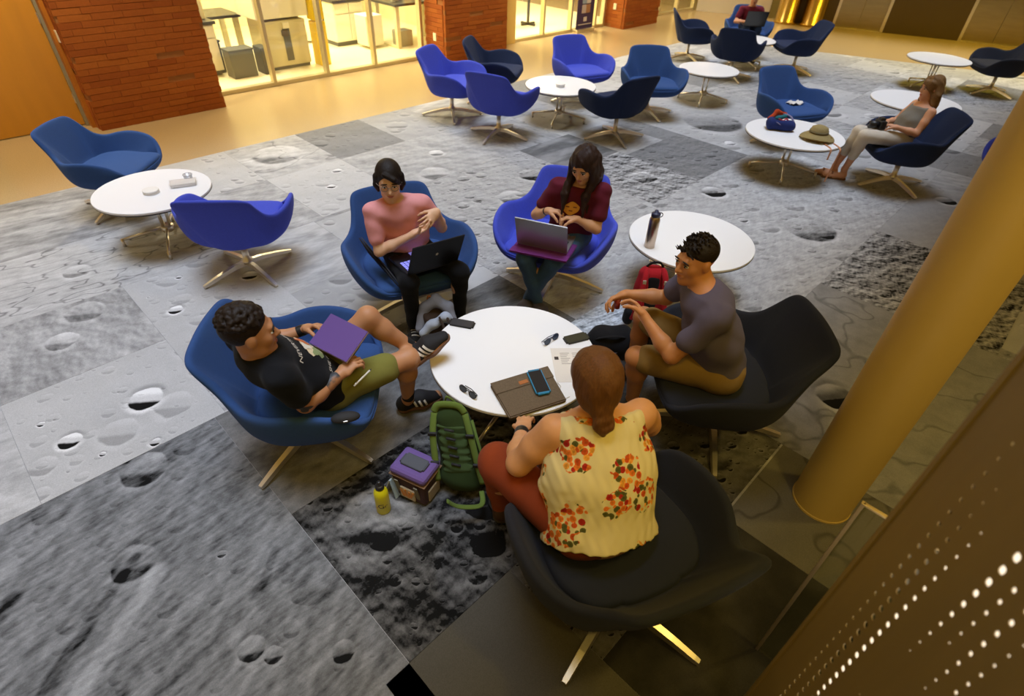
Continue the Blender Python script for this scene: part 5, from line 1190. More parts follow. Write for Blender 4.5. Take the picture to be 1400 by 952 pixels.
def build_p7():
    pel, ch, head = V3(.36, 1.215, .520), V3(.325, 1.425, .850), V3(.290, 1.435, 1.035)
    shR, shL = V3(.495, 1.475, .830), V3(.165, 1.375, .830)
    elL, wrL, elR, wrR = V3(.045, 1.365, .645), V3(.055, 1.575, .600), V3(.58, 1.60, .64), V3(.42, 1.74, .60)
    hL, kL, aL = V3(.275, 1.175, .510), V3(-.04, 1.47, .510), V3(-.02, 1.56, .10); hR, kR, aR = V3(.44, 1.255, .510), V3(.22, 1.62, .505), V3(.20, 1.72, .10)
    r = person(.36, 1.215, 'person with brown low bun in sleeveless cream floral blouse and rust trousers, seen from behind')
    skin = skin_mat('skin_peach', srgb('#d89e6e')); base = np.array(r.location); fr = frame((-.25, .92, -.22), (0, .1, 1))
    F = Field(); torso(F, pel, ch, shR, shL, 0, 1.0, 1.15, .02); neckcone(F, ch, head, fr, S_, .05); g = head_field(F, head, fr, .95)
    arm_field(F, shL, elL, wrL, 1.0, 1.32); arm_field(F, shR, elR, wrR, 1.0, 1.32); leg_field(F, hL, kL, aL, 1.0, 1.1); leg_field(F, hR, kR, aR, 1.0, 1.1)
    hand_field(F, wrL, V3(.15, .9, -.1), V3(.2, 0, -1), 1, .93, (30, 38, 25), 5, 32); hand_field(F, wrR, V3(-.6, .75, -.1), V3(0, 0, -1), -1, .93, (30, 38, 25), 5, 32)
    foot_field(F, aL, V3(-.015, 1.54, .05), V3(-.03, 1.71, .035), (0, 0, 1), S_); foot_field(F, aR, V3(.205, 1.71, .05), V3(.17, 1.88, .035), (0, 0, 1), S_)
    field_part('body', F, BR, skin, r); face_parts(r, g, fr, .95, mat('brown_brow', srgb('#4a2e1a'), .7), mat('lip_rose3', srgb('#b06a58'), .5), base)
    F = Field(); side, up, fw = torso(F, pel, ch, shR, shL, .012, 1.0, 1.17, .022, sh=False)
    F.cone(shR+(shL-shR)*.13-up*.005, shR+(shL-shR)*.87-up*.005, .054, .054, .04)
    F.cone(pel+up*.10, pel-up*.045-fw*.01, .130, .172, .04, side, 1.30)
    F.cut(pel-up*.055, nrm(-up)); F.cut(ch+V3(0, -.0, .028), nrm(up+fw*-.0))
    for s_, e_, n_ in ((shL, elL, 1), (shR, elR, -1)): F.ell(s_+(e_-s_)*.25+nrm(s_-ch)*.055, V3(.062, .070, .085), None, .01, True)
    pl = [(150*side[0], 150*side[1], 10, 0, .0016)]
    field_part('blouse', F, .005, floral(), r, folds(42, .0022, 1)+pl)
    # gathered waist seam
    kb = r.name+'blouse'
    seam = mat('blouse_seam', srgb('#c9b97e'), .9); strip_decal('waist_seam', pel+up*.135-side*.17-fw*.30, pel+up*.135+side*.17-fw*.30, .010, kb, fw, seam, r, .002, 24) if False else None
    rust = fabric('rust_corduroy', '#8a3d20', .07)
    F = Field(); F.cone(pel+up*.03, pel, .128, .135, .05, side, 1.3)
    for h_, k_, a_ in ((hL, kL, aL), (hR, kR, aR)): F.cone(h_, k_, .104, .080, .04); F.cone(k_, a_, .078, .046, .03)
    field_part('trousers', F, .006, rust, r, folds(45, .0018, 1))
    F = Field(); hair_cap(F, g, fr, .95, .018, back=.01); F.ell(g(0, -.05, -.03), V3(.082, .072, .085)*.95, fr, .03); F.ell(g(0, .085, -.04), V3(.062, .080, .10)*.95, fr, .012, True)
    F.cone(g(0, -.085, -.075), g(.005, -.095, -.105), .040, .034, .02)
    rr = random.Random(4)
    for i in range(16):
        a = 2*PI*i/16; q = g(.005+.026*math.cos(a), -.105+.018*math.sin(a*2)*.4, -.125+.026*math.sin(a)); F.ell(q, V3(.016, .018, .016), None, .006)
    F.cone(g(.0, -.10, -.14), g(.01, -.10, -.185), .026, .010, .015)
    field_part('hair', F, .0042, hair_mat('chestnut_hair', srgb('#6b4524'), (50, 50, 7)), r, [(120, 50, 30, 0, .0012), (60, -110, 25, 1, .0012)], 1)
    tube_path('hair_tie', [Vector(g(.034*math.cos(a), -.092+.004*math.sin(a), -.092+.03*math.sin(a))-base) for a in [2*PI*i/16 for i in range(16)]], .005, mat('hair_tie_black', (.02, .015, .012), .7), r, 6, True)
    F = Field(); w = wrL+(elL-wrL)*.12; ax = nrm(wrL-elL); F.cone(w-ax*.012, w+ax*.012, .0305, .0305, .004); field_part('wristband', F, .004, black_pl, r)
    so = mat('dark_sole', srgb('#3a3632'), .7); sh_ = mat('brown_shoe', srgb('#3a2418'), .7)
    shoe(r, aL, V3(-.015, 1.54, .035), V3(-.03, 1.70, .03), (0, 0, 1), S_, sh_, so); shoe(r, aR, V3(.205, 1.71, .035), V3(.17, 1.86, .03), (0, 0, 1), S_, sh_, so, 'shoe_other')
build_p7()
# ---- person with long wavy hair and camera, by the hat table
def build_p11():
    pel, ch, head = V3(3.82, 5.81, .52), V3(3.93, 5.83, .80), V3(3.925, 5.85, .965)
    shR, shL = V3(3.93, 5.97, .785), V3(3.935, 5.69, .785); s = .90
    elL, wrL, elR, wrR = V3(3.85, 5.64, .60), V3(3.68, 5.70, .63), V3(3.84, 6.02, .60), V3(3.66, 5.88, .63)
    hR, kR, aR = V3(3.80, 5.89, .505), V3(3.42, 5.85, .53), V3(3.40, 5.99, .12); hL, kL, aL = V3(3.82, 5.73, .505), V3(3.42, 5.72, .53), V3(3.46, 5.90, .12)
    r = person(3.82, 5.81, 'person with long wavy hair in grey sleeveless top and white trousers holding a camera')
    skin = skin_mat('skin_fair', srgb('#d19a78')); base = np.array(r.location); fr = frame((-.95, -.05, -.12), (0, 0, 1))
    F = Field(); torso(F, pel, ch, shR, shL, 0, .85); neckcone(F, ch, head, fr, s, .045); g = head_field(F, head, fr, .88)
    arm_field(F, shR, elR, wrR, s, .95); arm_field(F, shL, elL, wrL, s, .95); leg_field(F, hR, kR, aR, s, .95); leg_field(F, hL, kL, aL, s, .95)
    hand_field(F, wrR, V3(-.5, -.6, .1), V3(0, 0, -1), -1, s, (40, 45, 30), 4, 30); hand_field(F, wrL, V3(-.6, .6, .1), V3(0, 0, -1), 1, s, (40, 45, 30), 4, 30)
    foot_field(F, aR, V3(3.42, 5.99, .05), V3(3.25, 6.04, .035), (0, 0, 1), s); foot_field(F, aL, V3(3.48, 5.90, .05), V3(3.31, 5.96, .035), (0, 0, 1), s)
    field_part('body', F, .006, skin, r); face_parts(r, g, fr, .88, dark_brow, mat('lip_rose', srgb('#b86a60'), .5), base)
    F = Field(); side, up, fw = torso(F, pel, ch, shR, shL, .012, .85, sh=False, belly=.012); F.cone(shR+(shL-shR)*.16, shR+(shL-shR)*.84, .05*s, .05*s, .03); F.cut(pel-up*.03, -up); F.cut(ch+V3(0, 0, .02), V3(-.2, 0, 1))
    field_part('tank_top', F, .007, fabric('grey_marl', '#7c7870', .06), r, folds(60, .002))
    F = Field(); F.cone(pel+up*.03, pel, .11*s, .12*s, .05, side, 1.25)
    for h_, k_, a_ in ((hR, kR, aR), (hL, kL, aL)): F.cone(h_, k_, .09*s, .068*s, .03); F.cone(k_, k_+(a_-k_)*.55, .066*s, .056*s, .02)
    field_part('cropped_trousers', F, .007, fabric('white_linen', '#cdc3b4', .05), r, folds(50, .002))
    F = Field(); hair_cap(F, g, fr, .88, .018); F.ell(g(0, .09, -.04), V3(.055, .075, .09)*.88, fr, .012, True)
    rr = random.Random(2)
    for i in range(14):
        t = i/13*2-1; t *= 1.15; b_ = 1-min(1, t*t); p0 = g(.058*t, -.035-.040*b_, .05); p1 = g(.080*t, -.030-.048*b_, -.06); p2 = g(.092*t+rr.uniform(-.01, .01), -.028-.050*b_, -.15); p3 = g(.085*t+rr.uniform(-.02, .02), -.015-.06*b_, -.25)
        F.chain([p0, p1, p2, p3], [.028, .034, .036, .014], .012)
    F.ell(g(0, -.048, -.05), V3(.088, .058, .125)*.9, fr, .03)
    field_part('hair', F, .006, hair_mat('wavy_brown_hair', srgb('#7a5a34'), (40, 40, 10)), r, [(60, 30, 45, 0, .004), (30, -60, 50, 1, .004)], 1)
    so = mat('tan_sandal_sole', srgb('#7a5236'), .7); sm = mat('tan_sandal', srgb('#8a5a3a'), .7)
    for a_, hl_, te in ((aR, V3(3.42, 5.99, .02), V3(3.24, 6.04, .02)), (aL, V3(3.48, 5.90, .02), V3(3.30, 5.96, .02))):
        sd = np.cross(nrm(te-hl_), V3(0, 0, 1)); G = Field(); G.cone(hl_, te, .040*s, .036*s, .02, sd, 1.1); G.cut(V3(0, 0, .024), V3(0, 0, 1)); G.cut(V3(0, 0, .007), V3(0, 0, -1)); o = field_part('sandal', G, .006, so, r)
        c = hl_+(te-hl_)*.62; pts = [Vector(c+sd*.04*math.cos(a)+V3(0, 0, .062*math.sin(a))-base) for a in [PI*i/8 for i in range(9)]]; tube_path('sandal_strap', pts, .008, sm, o, 6, flat=.4)
build_p11()
# ---- person with laptop at the far end
def build_p13():
    x, y = 4.03, 11.67; s = .9
    pel, ch, head = V3(x, y, .50), V3(x-.01, y-.02, .78), V3(x-.02, y-.06, .94); shR, shL = V3(x-.17, y, .76), V3(x+.15, y-.04, .76)
    elR, wrR, elL, wrL = V3(x-.26, y-.08, .57), V3(x-.12, y-.26, .60), V3(x+.21, y-.14, .57), V3(x+.05, y-.29, .60)
    hR, kR, aR = V3(x-.09, y, .50), V3(x-.14, y-.38, .51), V3(x-.14, y-.40, .10); hL, kL, aL = V3(x+.08, y-.02, .50), V3(x+.06, y-.40, .51), V3(x+.06, y-.42, .10)
    r = person(x, y, 'person with short dark hair in maroon T-shirt behind a black laptop at the far end')
    skin = skin_mat('skin_fair', srgb('#d19a78')); base = np.array(r.location); fr = frame((-.15, -.95, -.2), (0, 0, 1))
    F = Field(); torso(F, pel, ch, shR, shL, 0, s); neckcone(F, ch, head, fr, s); g = head_field(F, head, fr, .88); arm_field(F, shR, elR, wrR, s); arm_field(F, shL, elL, wrL, s); leg_field(F, hR, kR, aR, s); leg_field(F, hL, kL, aL, s)
    hand_field(F, wrR, V3(.5, -.8, 0), V3(0, 0, -1), -1, s); hand_field(F, wrL, V3(-.5, -.8, 0), V3(0, 0, -1), 1, s); foot_field(F, aR, aR*V3(1, 1, .5), aR+V3(0, -.16, -.065), (0, 0, 1), s); foot_field(F, aL, aL*V3(1, 1, .5), aL+V3(0, -.16, -.065), (0, 0, 1), s)
    field_part('body', F, .008, skin, r); face_parts(r, g, fr, .88, dark_brow, mat('lip_man', srgb('#a8644a'), .5), base)
    F = Field(); side, up, fw = torso(F, pel, ch, shR, shL, .013, s); F.cone(shR, shR+(elR-shR)*.6, .06*s, .058*s, .03); F.cone(shL, shL+(elL-shL)*.6, .06*s, .058*s, .03); F.cut(pel, -up); F.cut(ch+V3(0, 0, .03), up); field_part('tshirt', F, .008, fabric('maroon_jersey_far', '#6a2030', .05), r, folds())
    F = Field(); F.cone(pel+up*.03, pel, .11*s, .12*s, .05, side, 1.25)
    for h_, k_, a_ in ((hR, kR, aR), (hL, kL, aL)): F.cone(h_, k_, .088*s, .064*s, .03); F.cone(k_, a_, .064*s, .045*s, .02)
    field_part('trousers', F, .008, fabric('dark_denim', '#22304a'), r)
    F = Field(); hair_cap(F, g, fr, .88, .012); F.ell(g(0, .085, -.045), V3(.09, .07, .1)*.88, fr, .01, True); field_part('hair', F, .007, hair_mat('short_dark_hair', srgb('#1d140e')), r)
    for a_, nm in ((aR, 'shoe'), (aL, 'shoe_other')): shoe(r, a_, a_+V3(0, .02, -.065), a_+V3(0, -.16, -.07), (0, 0, 1), s, mat('dark_sneaker', srgb('#1f1c1a'), .8), mat('dark_sole', srgb('#3a3632'), .7), nm)
build_p13()
# ------------------------------------------------------------------ belongings
def plate_from(name, A, B_, C_, D_, th, m, parent, base=(0, 0, 0), bev=.0):
    """flat slab with the four top corners given"""
    P_ = [Vector(p)-Vector(base) for p in (A, B_, C_, D_)]; n = (P_[1]-P_[0]).cross(P_[3]-P_[0]).normalized(); n = n if n.z > 0 else -n
    bm = bmesh.new(); t = [bm.verts.new(p) for p in P_]; b = [bm.verts.new(p-n*th) for p in P_]
    bm.faces.new(t); bm.faces.new(b[::-1])
    for i in range(4): bm.faces.new((t[i], b[i], b[(i+1) % 4], t[(i+1) % 4]))
    if bev: bmesh.ops.bevel(bm, geom=list(bm.edges), offset=bev, segments=2, affect='EDGES')
    return from_bm(name, bm, m, parent)
def laptop(label, H, x, bd, sd, w, d, h, lid_m, deck_m, key_m, logo=None, glow=.0):
    H, x, bd, sd = Vector(H), Vector(x).normalized(), Vector(bd).normalized(), Vector(sd).normalized()
    root = empty('laptop', H, 0, label, 'laptop'); z = Vector((0, 0, 0))
    up = x.cross(bd); up = up if up.z > 0 else -up
    def slab(name, o, ex, ey, a, b, th, m, par, nn, bev=.002):
        P_ = [o-ex*a/2, o+ex*a/2, o+ex*a/2+ey*b, o-ex*a/2+ey*b]; bm = bmesh.new(); t = [bm.verts.new(p) for p in P_]; q = [bm.verts.new(p-nn*th) for p in P_]
        bm.faces.new(t); bm.faces.new(q[::-1]); [bm.faces.new((t[i], q[i], q[(i+1) % 4], t[(i+1) % 4])) for i in range(4)]
        if bev: bmesh.ops.bevel(bm, geom=list(bm.edges), offset=bev, segments=2, affect='EDGES')
        return from_bm(name, bm, m, par)
    base = slab('base', z, x, bd, w, d, .016, deck_m, root, up)
    back = sd.cross(x); back = back if back.dot(bd) < 0 else -back
    lid = slab('screen_lid', z+up*.002, x, sd, w, h, .008, lid_m, root, -back)
    slab('display', z+sd*.012-back*.0006, x, sd, w*.95, h*.9, .0006, mat('dark_display', (.02, .025, .035), .15), lid, -back, 0)
    kb = bmesh.new()
    for r in range(5):
        for c_ in range(13):
            o = x*(-w*.44+w*.88*(c_+.5)/13)+bd*(d*(.10+.47*(r+.5)/5))+up*.0022; kx, ky = w*.88/13*.8/2, d*.47/5*.78/2
            vs = [kb.verts.new(o+x*sx*kx+bd*sy*ky) for sx, sy in ((-1, -1), (1, -1), (1, 1), (-1, 1))]; vb = [kb.verts.new(v.co-up*.002) for v in vs]
            kb.faces.new(vs); [kb.faces.new((vs[i], vb[i], vb[(i+1) % 4], vs[(i+1) % 4])) for i in range(4)]
    from_bm('keyboard', kb, key_m, base)
    slab('touchpad', bd*(d*.64)+up*.0008, x, bd, w*.28, d*.28, .0008, key_m if glow else deck_m, base, up, 0)
    if logo:
        bm = bmesh.new(); o = sd*h*.55+back*.0092
        c0 = bm.verts.new(o); n = 10; rs = []
        for i in range(n): a = 2*PI*i/n; rr = .012*(1 if i % 2 == 0 else .55); rs.append(bm.verts.new(o+x*rr*math.cos(a)+sd*rr*1.1*math.sin(a)))
        [bm.faces.new((c0, rs[i], rs[(i+1) % n])) for i in range(n)]
        from_bm('lid_emblem', bm, logo, lid)
    return root
silver = mat('silver_anodised', (.55, .55, .56), .32, .85); lap_black = mat('matte_black_lid', srgb('#101013'), .35); keyglow = mat('lit_keys', srgb('#8f8ff0'), .5, emit=.35)
laptop('open black gaming laptop with lit keys on the lap of the person in pink', (-.496, 2.8885, .560), (.27, .223, -.021), (-.62, .78, .02), (.053, -.046, .198), .35, .235, .215, lap_black, mat('black_deck', srgb('#1b1b1f'), .4), keyglow, mat('grey_emblem', srgb('#b9b9b9'), .4), 1)
laptop('open silver laptop on the lap of the person in maroon T-shirt by the blue chair', (.165, 3.176, .568), (.328, -.107, -.003), (.31, .95, .0), (-.022, -.080, .217), .335, .225, .225, silver, silver, mat('grey_keys', srgb('#3a3a3e'), .5))
laptop('open black laptop on the lap of the person at the far end', (3.99, 11.24, .575), (1, 0, 0), (0, 1, 0), (0, -.3, 1), .36, .24, .23, lap_black, lap_black, MATS['grey_keys'])
sl = empty('laptop_sleeve', (.13, 3.22, .545), 0, 'flat purple felt sleeve under the silver laptop', 'sleeve')
plum = fabric('plum_felt', '#5a2460', .06)
plate_from('sleeve_body', (-.045, 3.135, .553), (.315, 3.03, .549), (.40, 3.25, .550), (.04, 3.36, .553), .012, plum, sl, sl.location, .004)
plate_from('sleeve_flap', (-.045, 3.135, .556), (.315, 3.03, .552), (.338, 3.09, .552), (-.022, 3.195, .556), .003, fabric('plum_flap', '#6e3076', .06), sl, sl.location)
# purple folder and pen
fo = empty('folder', (-.78, 1.94, .70), 0, 'purple folder resting on the thighs of the person in green shorts', 'folder')
pur = mat('purple_card', srgb('#5b3a86'), .6, 0, .05, 12)
FA = [V3(-.837, 2.055, .806), V3(-.647, 1.956, .786), V3(-.722, 1.825, .715), V3(-.912, 1.924, .735)]
plate_from('cover', FA[0], FA[1], FA[2], FA[3], .004, pur, fo, fo.location, .001); plate_from('pages', *[p+V3(0, .002, -.005) for p in FA], .006, mat('paper_edge', srgb('#d9cfe0'), .8), fo, fo.location); plate_from('back_cover', *[p+V3(0, .004, -.012) for p in FA], .004, pur, fo, fo.location, .001)
pe = empty('pen', (-.668, 1.843, .612), 0, 'white pen lying on the green shorts', 'pen')
bm = bmesh.new(); bm_tube(bm, (-.030, -.047, -.012), (.024, .038, .008), .0045); from_bm('barrel', bm, mat('pen_white', srgb('#e6e2d6'), .4), pe, True)
bm = bmesh.new(); bm_tube(bm, (.024, .038, .008), (.031, .049, .010), .0042, .0008); from_bm('tip', bm, black_pl, pe, True); bm = bmesh.new(); bm_tube(bm, (-.030, -.047, -.006), (-.016, -.025, -.0015), .0012); from_bm('clip', bm, steel, pe, True)
# phones
def phone(label, cs, th, case_m, screen_m, z=TZ):
    cs = [Vector(c) for c in cs]; c0 = sum(cs, Vector())/4; root = empty('phone', c0, 0, label, 'phone')
    r_ = [(c-c0) for c in cs]; ins = lambda k: [c*k for c in r_]
    bm = bmesh.new(); t = [bm.verts.new(c+Vector((0, 0, th))) for c in r_]; b = [bm.verts.new(c+Vector((0, 0, .0005))) for c in r_]; bm.faces.new(t); bm.faces.new(b[::-1]); [bm.faces.new((t[i], b[i], b[(i+1) % 4], t[(i+1) % 4])) for i in range(4)]
    bmesh.ops.recalc_face_normals(bm, faces=bm.faces); bmesh.ops.bevel(bm, geom=[e for e in bm.edges if abs((e.verts[0].co-e.verts[1].co).z) > .002], offset=.010, segments=4, affect='EDGES'); bmesh.ops.bevel(bm, geom=[e for e in bm.edges if abs((e.verts[0].co-e.verts[1].co).z) < .001], offset=.002, segments=2, affect='EDGES')
    o = from_bm('case', bm, case_m, root)
    q = ins(.86); bm = bmesh.new(); bm.faces.new([bm.verts.new(c+Vector((0, 0, th+.0004))) for c in q]); o2 = from_bm('screen', bm, screen_m, root)
    if o2.data.polygons[0].normal.z < 0: o2.data.flip_normals()
    return root
dscr = mat('phone_glass', (.02, .022, .028), .12)
phone('black phone on the table edge next to the grey backpack', [(-.350, 2.545, TZ), (-.208, 2.513, TZ), (-.222, 2.448, TZ), (-.364, 2.480, TZ)], .010, black_pl, mat('phone_back_grey', srgb('#3a3a3e'), .35))
phone('dark olive phone on the table beside the blue sunglasses', [(.272, 2.408, TZ), (.402, 2.466, TZ), (.428, 2.404, TZ), (.298, 2.346, TZ)], .011, mat('olive_case', srgb('#2b2a20'), .6), mat('olive_back', srgb('#35331f'), .5))
# felt sleeve with flap and leather tab
fe = empty('felt_sleeve', (.09, 1.957, TZ), 0, 'grey brown felt laptop sleeve with leather tab on table', 'sleeve'); fb = fe.location; felt = mat('grey_felt', srgb('#6b5c4a'), .95, 0, .25, 90, .6, 350, .1)
f0 = [V3(-.10, 1.997, TZ+.022), V3(.186, 2.144, TZ+.022), V3(.273, 1.911, TZ+.022), V3(.003, 1.776, TZ+.022)]
plate_from('pouch', *f0, .020, felt, fe, fb, .006)
f1 = [f0[0]+V3(0, 0, .005), f0[1]+V3(0, 0, .005), f0[1]+(f0[2]-f0[1])*.34+V3(0, 0, .005), f0[0]+(f0[3]-f0[0])*.34+V3(0, 0, .005)]
plate_from('flap', *f1, .005, felt, fe, fb, .002)
mm = (f1[0]+f1[1])/2; ex = nrm(f1[1]-f1[0]); ey = nrm(f1[3]-f1[0]); mm = f1[0]+ex*.155+ey*.060+V3(0, 0, .003)
plate_from('leather_tab', mm-ex*.024-ey*.012, mm+ex*.024-ey*.012, mm+ex*.024+ey*.012, mm-ex*.024+ey*.012, .003, mat('tan_leather', srgb('#a5622c'), .6), fe, fb, .001)
PZ = TZ+.0285
phone('phone in bright blue case on the felt sleeve', [(.075, 2.085, PZ), (.148, 2.108, PZ), (.200, 1.938, PZ), (.127, 1.915, PZ)], .012, mat('blue_case', srgb('#2a7fa8'), .5), dscr)
# papers
pa = empty('paper_sheet', (.31, 2.17, TZ), 0, 'printed sheet of paper on table with small dark picture', 'paper'); pm_ = mat('white_paper', srgb('#dcd6cf'), .8)
p4 = [V3(.205, 2.315, TZ+.0012), V3(.395, 2.330, TZ+.0012), V3(.420, 2.065, TZ+.0012), V3(.230, 2.050, TZ+.0012)]
plate_from('sheet', *p4, .001, pm_, pa, pa.location)
def on_paper(u, v, w, h, m, nm):
    ex, ey = nrm(p4[1]-p4[0]), nrm(p4[3]-p4[0]); o = p4[0]+ex*u+ey*v+V3(0, 0, .0006); plate_from(nm, o, o+ex*w, o+ex*w+ey*h, o+ey*h, .0005, m, pa, pa.location)
on_paper(.012, .07, .022, .024, mat('ink_dark', srgb('#3a3230'), .8), 'picture_print')
for k in range(7): on_paper(.045, .04+.014*k, .05-.008*(k % 3), .004, mat('ink_grey', srgb('#9a948e'), .8), 'text_line')
for k in range(6): on_paper(.11, .04+.014*k, .055-.01*(k % 2), .004, MATS['ink_grey'], 'text_line')
tube_path('cable', [(.235, 2.045, TZ+.003), (.25, 2.02, TZ+.003), (.235, 1.97, TZ+.003), (.262, 1.93, TZ+.003), (.29, 1.95, TZ+.003)], .0022, mat('white_cable', srgb('#cfc8be'), .5), None, 6); tag(bpy.data.objects['cable'], 'thin white cable curled beside the felt sleeve on table', 'cable')
# sunglasses
def sunglasses(label, p, ang, m, lens_m, sc=1.0):
    root = empty('sunglasses', p, ang, label, 'sunglasses')
    for e in (-1, 1):
        pts = [(.034*e*sc+.024*sc*math.cos(a), .004*math.sin(a), .019+.017*sc*math.sin(a)) for a in [2*PI*i/18 for i in range(18)]]
        o = tube_path('rim', pts, .0026, m, root, 6, True)
        bm = bmesh.new(); bm.faces.new([bm.verts.new(q) for q in pts]); from_bm('lens', bm, lens_m, o)
        tube_path('temple', [(.058*e*sc, .002, .024), (.056*e*sc, .012, .023), (.0*e*sc, .020+.006*e, .018), (-.050*e*sc, .024+.006*e, .008)], .0022, m, root, 6)
    tube_path('bridge', [(-.011*sc, 0, .024), (0, .002, .027), (.011*sc, 0, .024)], .0024, m, root, 6)
    return root
sunglasses('dark blue sunglasses on the table beside the olive phone', (.213, 2.372, TZ), math.radians(47), mat('blue_frame', srgb('#26344f'), .35), mat('blue_lens', srgb('#33405a'), .15), .95)
sunglasses('black sunglasses on the table above the green backpack', (-.205, 1.938, TZ), math.radians(-40), black_pl, mat('smoke_lens', srgb('#2a2c33'), .15), .95)
# black case on the arm of the navy chair
ca = empty('spectacle_case', (-.70, 1.635, .566), math.radians(15), 'black half round spectacle case on the arm of the navy chair', 'case')
bm = bmesh.new(); bmesh.ops.create_uvsphere(bm, u_segments=24, v_segments=12, radius=1)
for v in bm.verts: v.co = Vector((v.co.x*.062, v.co.y*.030, max(v.co.z, -.15)*.026))
from_bm('shell', bm, soft_black, ca, True); bm = bmesh.new(); bm_box(bm, 0, -.027, .004, .02, .006, .008, None, .002); from_bm('clasp', bm, steel, ca)
# dark tablet wedged beside the person in pink
tbk = empty('tablet_folio', (-.84, 2.93, .52), 0, 'black tablet folio wedged inside the navy chair arm beside pink top', 'tablet')
T0 = [V3(-.955, 3.03, .625), V3(-.925, 3.05, .605), V3(-.70, 2.87, .455), V3(-.73, 2.835, .475)]
T0 = [V3(-.975, 3.06, .640), V3(-.905, 2.985, .575), V3(-.70, 2.80, .465), V3(-.775, 2.86, .530)]
plate_from('cover', *T0, .010, mat('black_leather', srgb('#16161a'), .4), tbk, tbk.location, .002); plate_from('tablet', *[p+V3(.010, .012, .002) for p in T0], .008, mat('tablet_grey', srgb('#3c3c42'), .3), tbk, tbk.location, .002)
# steel bottle on the second table
def bottle(name, loc, prof, m, label, cap_prof, cap_m, cat='bottle'):
    root = empty(name, loc, 0, label, cat); bm = bmesh.new(); bm_lathe(bm, prof, 28); from_bm('bottle_body', bm, m, root, True); bm = bmesh.new(); bm_lathe(bm, cap_prof, 24); from_bm('cap', bm, cap_m, root, True); return root
sb = bottle('steel_bottle', (.925, 3.475, TZ), [(0, 0), (.034, 0), (.036, .004), (.036, .205), (.030, .222), (.026, .228), (0, .228)], mat('brushed_steel', (.50, .40, .32), .28, 1.0, .1, 4, stretch=(1, 1, 20)), 'tall brushed steel water bottle with navy cap on round table', [(0, .228), (.030, .228), (.031, .250), (.024, .256), (.014, .258), (.012, .272), (0, .272)], mat('navy_cap', srgb('#23284a'), .45))
tube_path('carry_loop', [(.030+.016*math.sin(a), 0, .240+.016*math.cos(a)) for a in [2*PI*i/14 for i in range(14)]], .003, mat('navy_cap', srgb('#23284a'), .45), sb, 6, True)
# yellow bottle on the carpet
yb = bottle('sports_bottle', (-.585, 1.565, .006), [(0, 0), (.030, 0), (.034, .005), (.034, .125), (.032, .145), (.022, .165), (.018, .170), (0, .170)], mat('yellow_plastic', srgb('#d9d21a'), .4), 'yellow sports bottle with black cap standing on carpet', [(0, .168), (.021, .168), (.021, .186), (.014, .190), (.010, .192), (.010, .212), (.006, .216), (0, .216)], black_pl)
BVH['yb'] = BVHTree.FromPolygons([Vector((-.585+.034*math.cos(a), 1.565+.034*math.sin(a), z)) for z in (.0, .14) for a in [2*PI*i/48 for i in range(48)]], [(i, (i+1) % 48, 48+(i+1) % 48, 48+i) for i in range(48)])
text_decal('logo_letter', 'G', .045, V3(-.577, 1.49, .060), (1, 0, 0), (0, 0, 1), 'yb', (-.15, 1, 0), black_pl, yb, .0012); text_decal('logo_letter', 'r', .034, V3(-.555, 1.49, .062), (1, 0, 0), (0, 0, 1), 'yb', (-.15, 1, 0), black_pl, yb, .0012); text_decal('red_mark', 'r', .03, V3(-.609, 1.49, .052), (1, 0, 0), (0, 0, 1), 'yb', (.1, 1, 0), mat('logo_red', srgb('#b3341f'), .5), yb, .0012)
# purple lunch cooler
co = empty('lunch_cooler', (-.440, 1.690, .006), math.radians(-25), 'purple and brown insulated lunch cooler with phone on its lid', 'cooler'); plum_l = fabric('lilac_nylon', '#6a5590', .06); brown_n = fabric('plum_brown_nylon', '#4a3842', .06); strap_m = fabric('grey_webbing', '#77746a', .06)
box('body', (0, 0, .078), (.190, .145, .155), brown_n, co, .016, smooth=False); box('lid', (0, 0, .180), (.200, .156, .046), plum_l, co, .018); box('zip_band', (0, 0, .155), (.203, .159, .006), mat('zip_tan', srgb('#7d6148'), .7), co, .002)
for e in (-1, 1): box('handle_strap', (.055*e, -.078, .085), (.022, .006, .12), strap_m, co, .002, Matrix.Rotation(math.radians(10), 4, 'X'))
box('front_pocket', (0, -.078, .058), (.085, .010, .075), mat('pocket_mesh', srgb('#b3a58c'), .8), co, .004)
for i in range(4): box('snack_wrapper', (-.027+.018*i, -.084, .060+.006*(i % 2)), (.014, .004, .05), mat('wrapper_orange', srgb('#c8802c'), .5), co, .002, Matrix.Rotation(math.radians(-20+14*i), 4, 'Y'))
box('side_pocket', (.098, 0, .055), (.010, .09, .075), mat('pocket_mesh', srgb('#b3a58c'), .8), co, .004)
c0 = Vector(co.location); R_ = Matrix.Rotation(math.radians(-25), 3, 'Z'); zt = .006+.2042
phone('slate phone lying on the lilac cooler lid', [c0*1+R_ @ Vector((sx*.068, sy*.036, zt-.006)) for sx, sy in ((-1, 1), (1, 1), (1, -1), (-1, -1))], .009, mat('slate_case', srgb('#3d3f48'), .6), mat('slate_back', srgb('#474a54'), .55))
cl = empty('paper_packet', (-.560, 1.70, .006), math.radians(60), 'pale blue folded packet beside the lunch cooler', 'packet')
plate_from('sheet', (-.05, -.03, .12), (.07, -.03, .125), (.075, -.055, .004), (-.055, -.06, .004), .006, mat('pale_blue', srgb('#9fb4c4'), .6), cl); plate_from('fold', (-.05, -.022, .118), (.068, -.022, .12), (.06, .02, .004), (-.05, .02, .004), .005, mat('pale_white', srgb('#c9cdd0'), .6), cl)
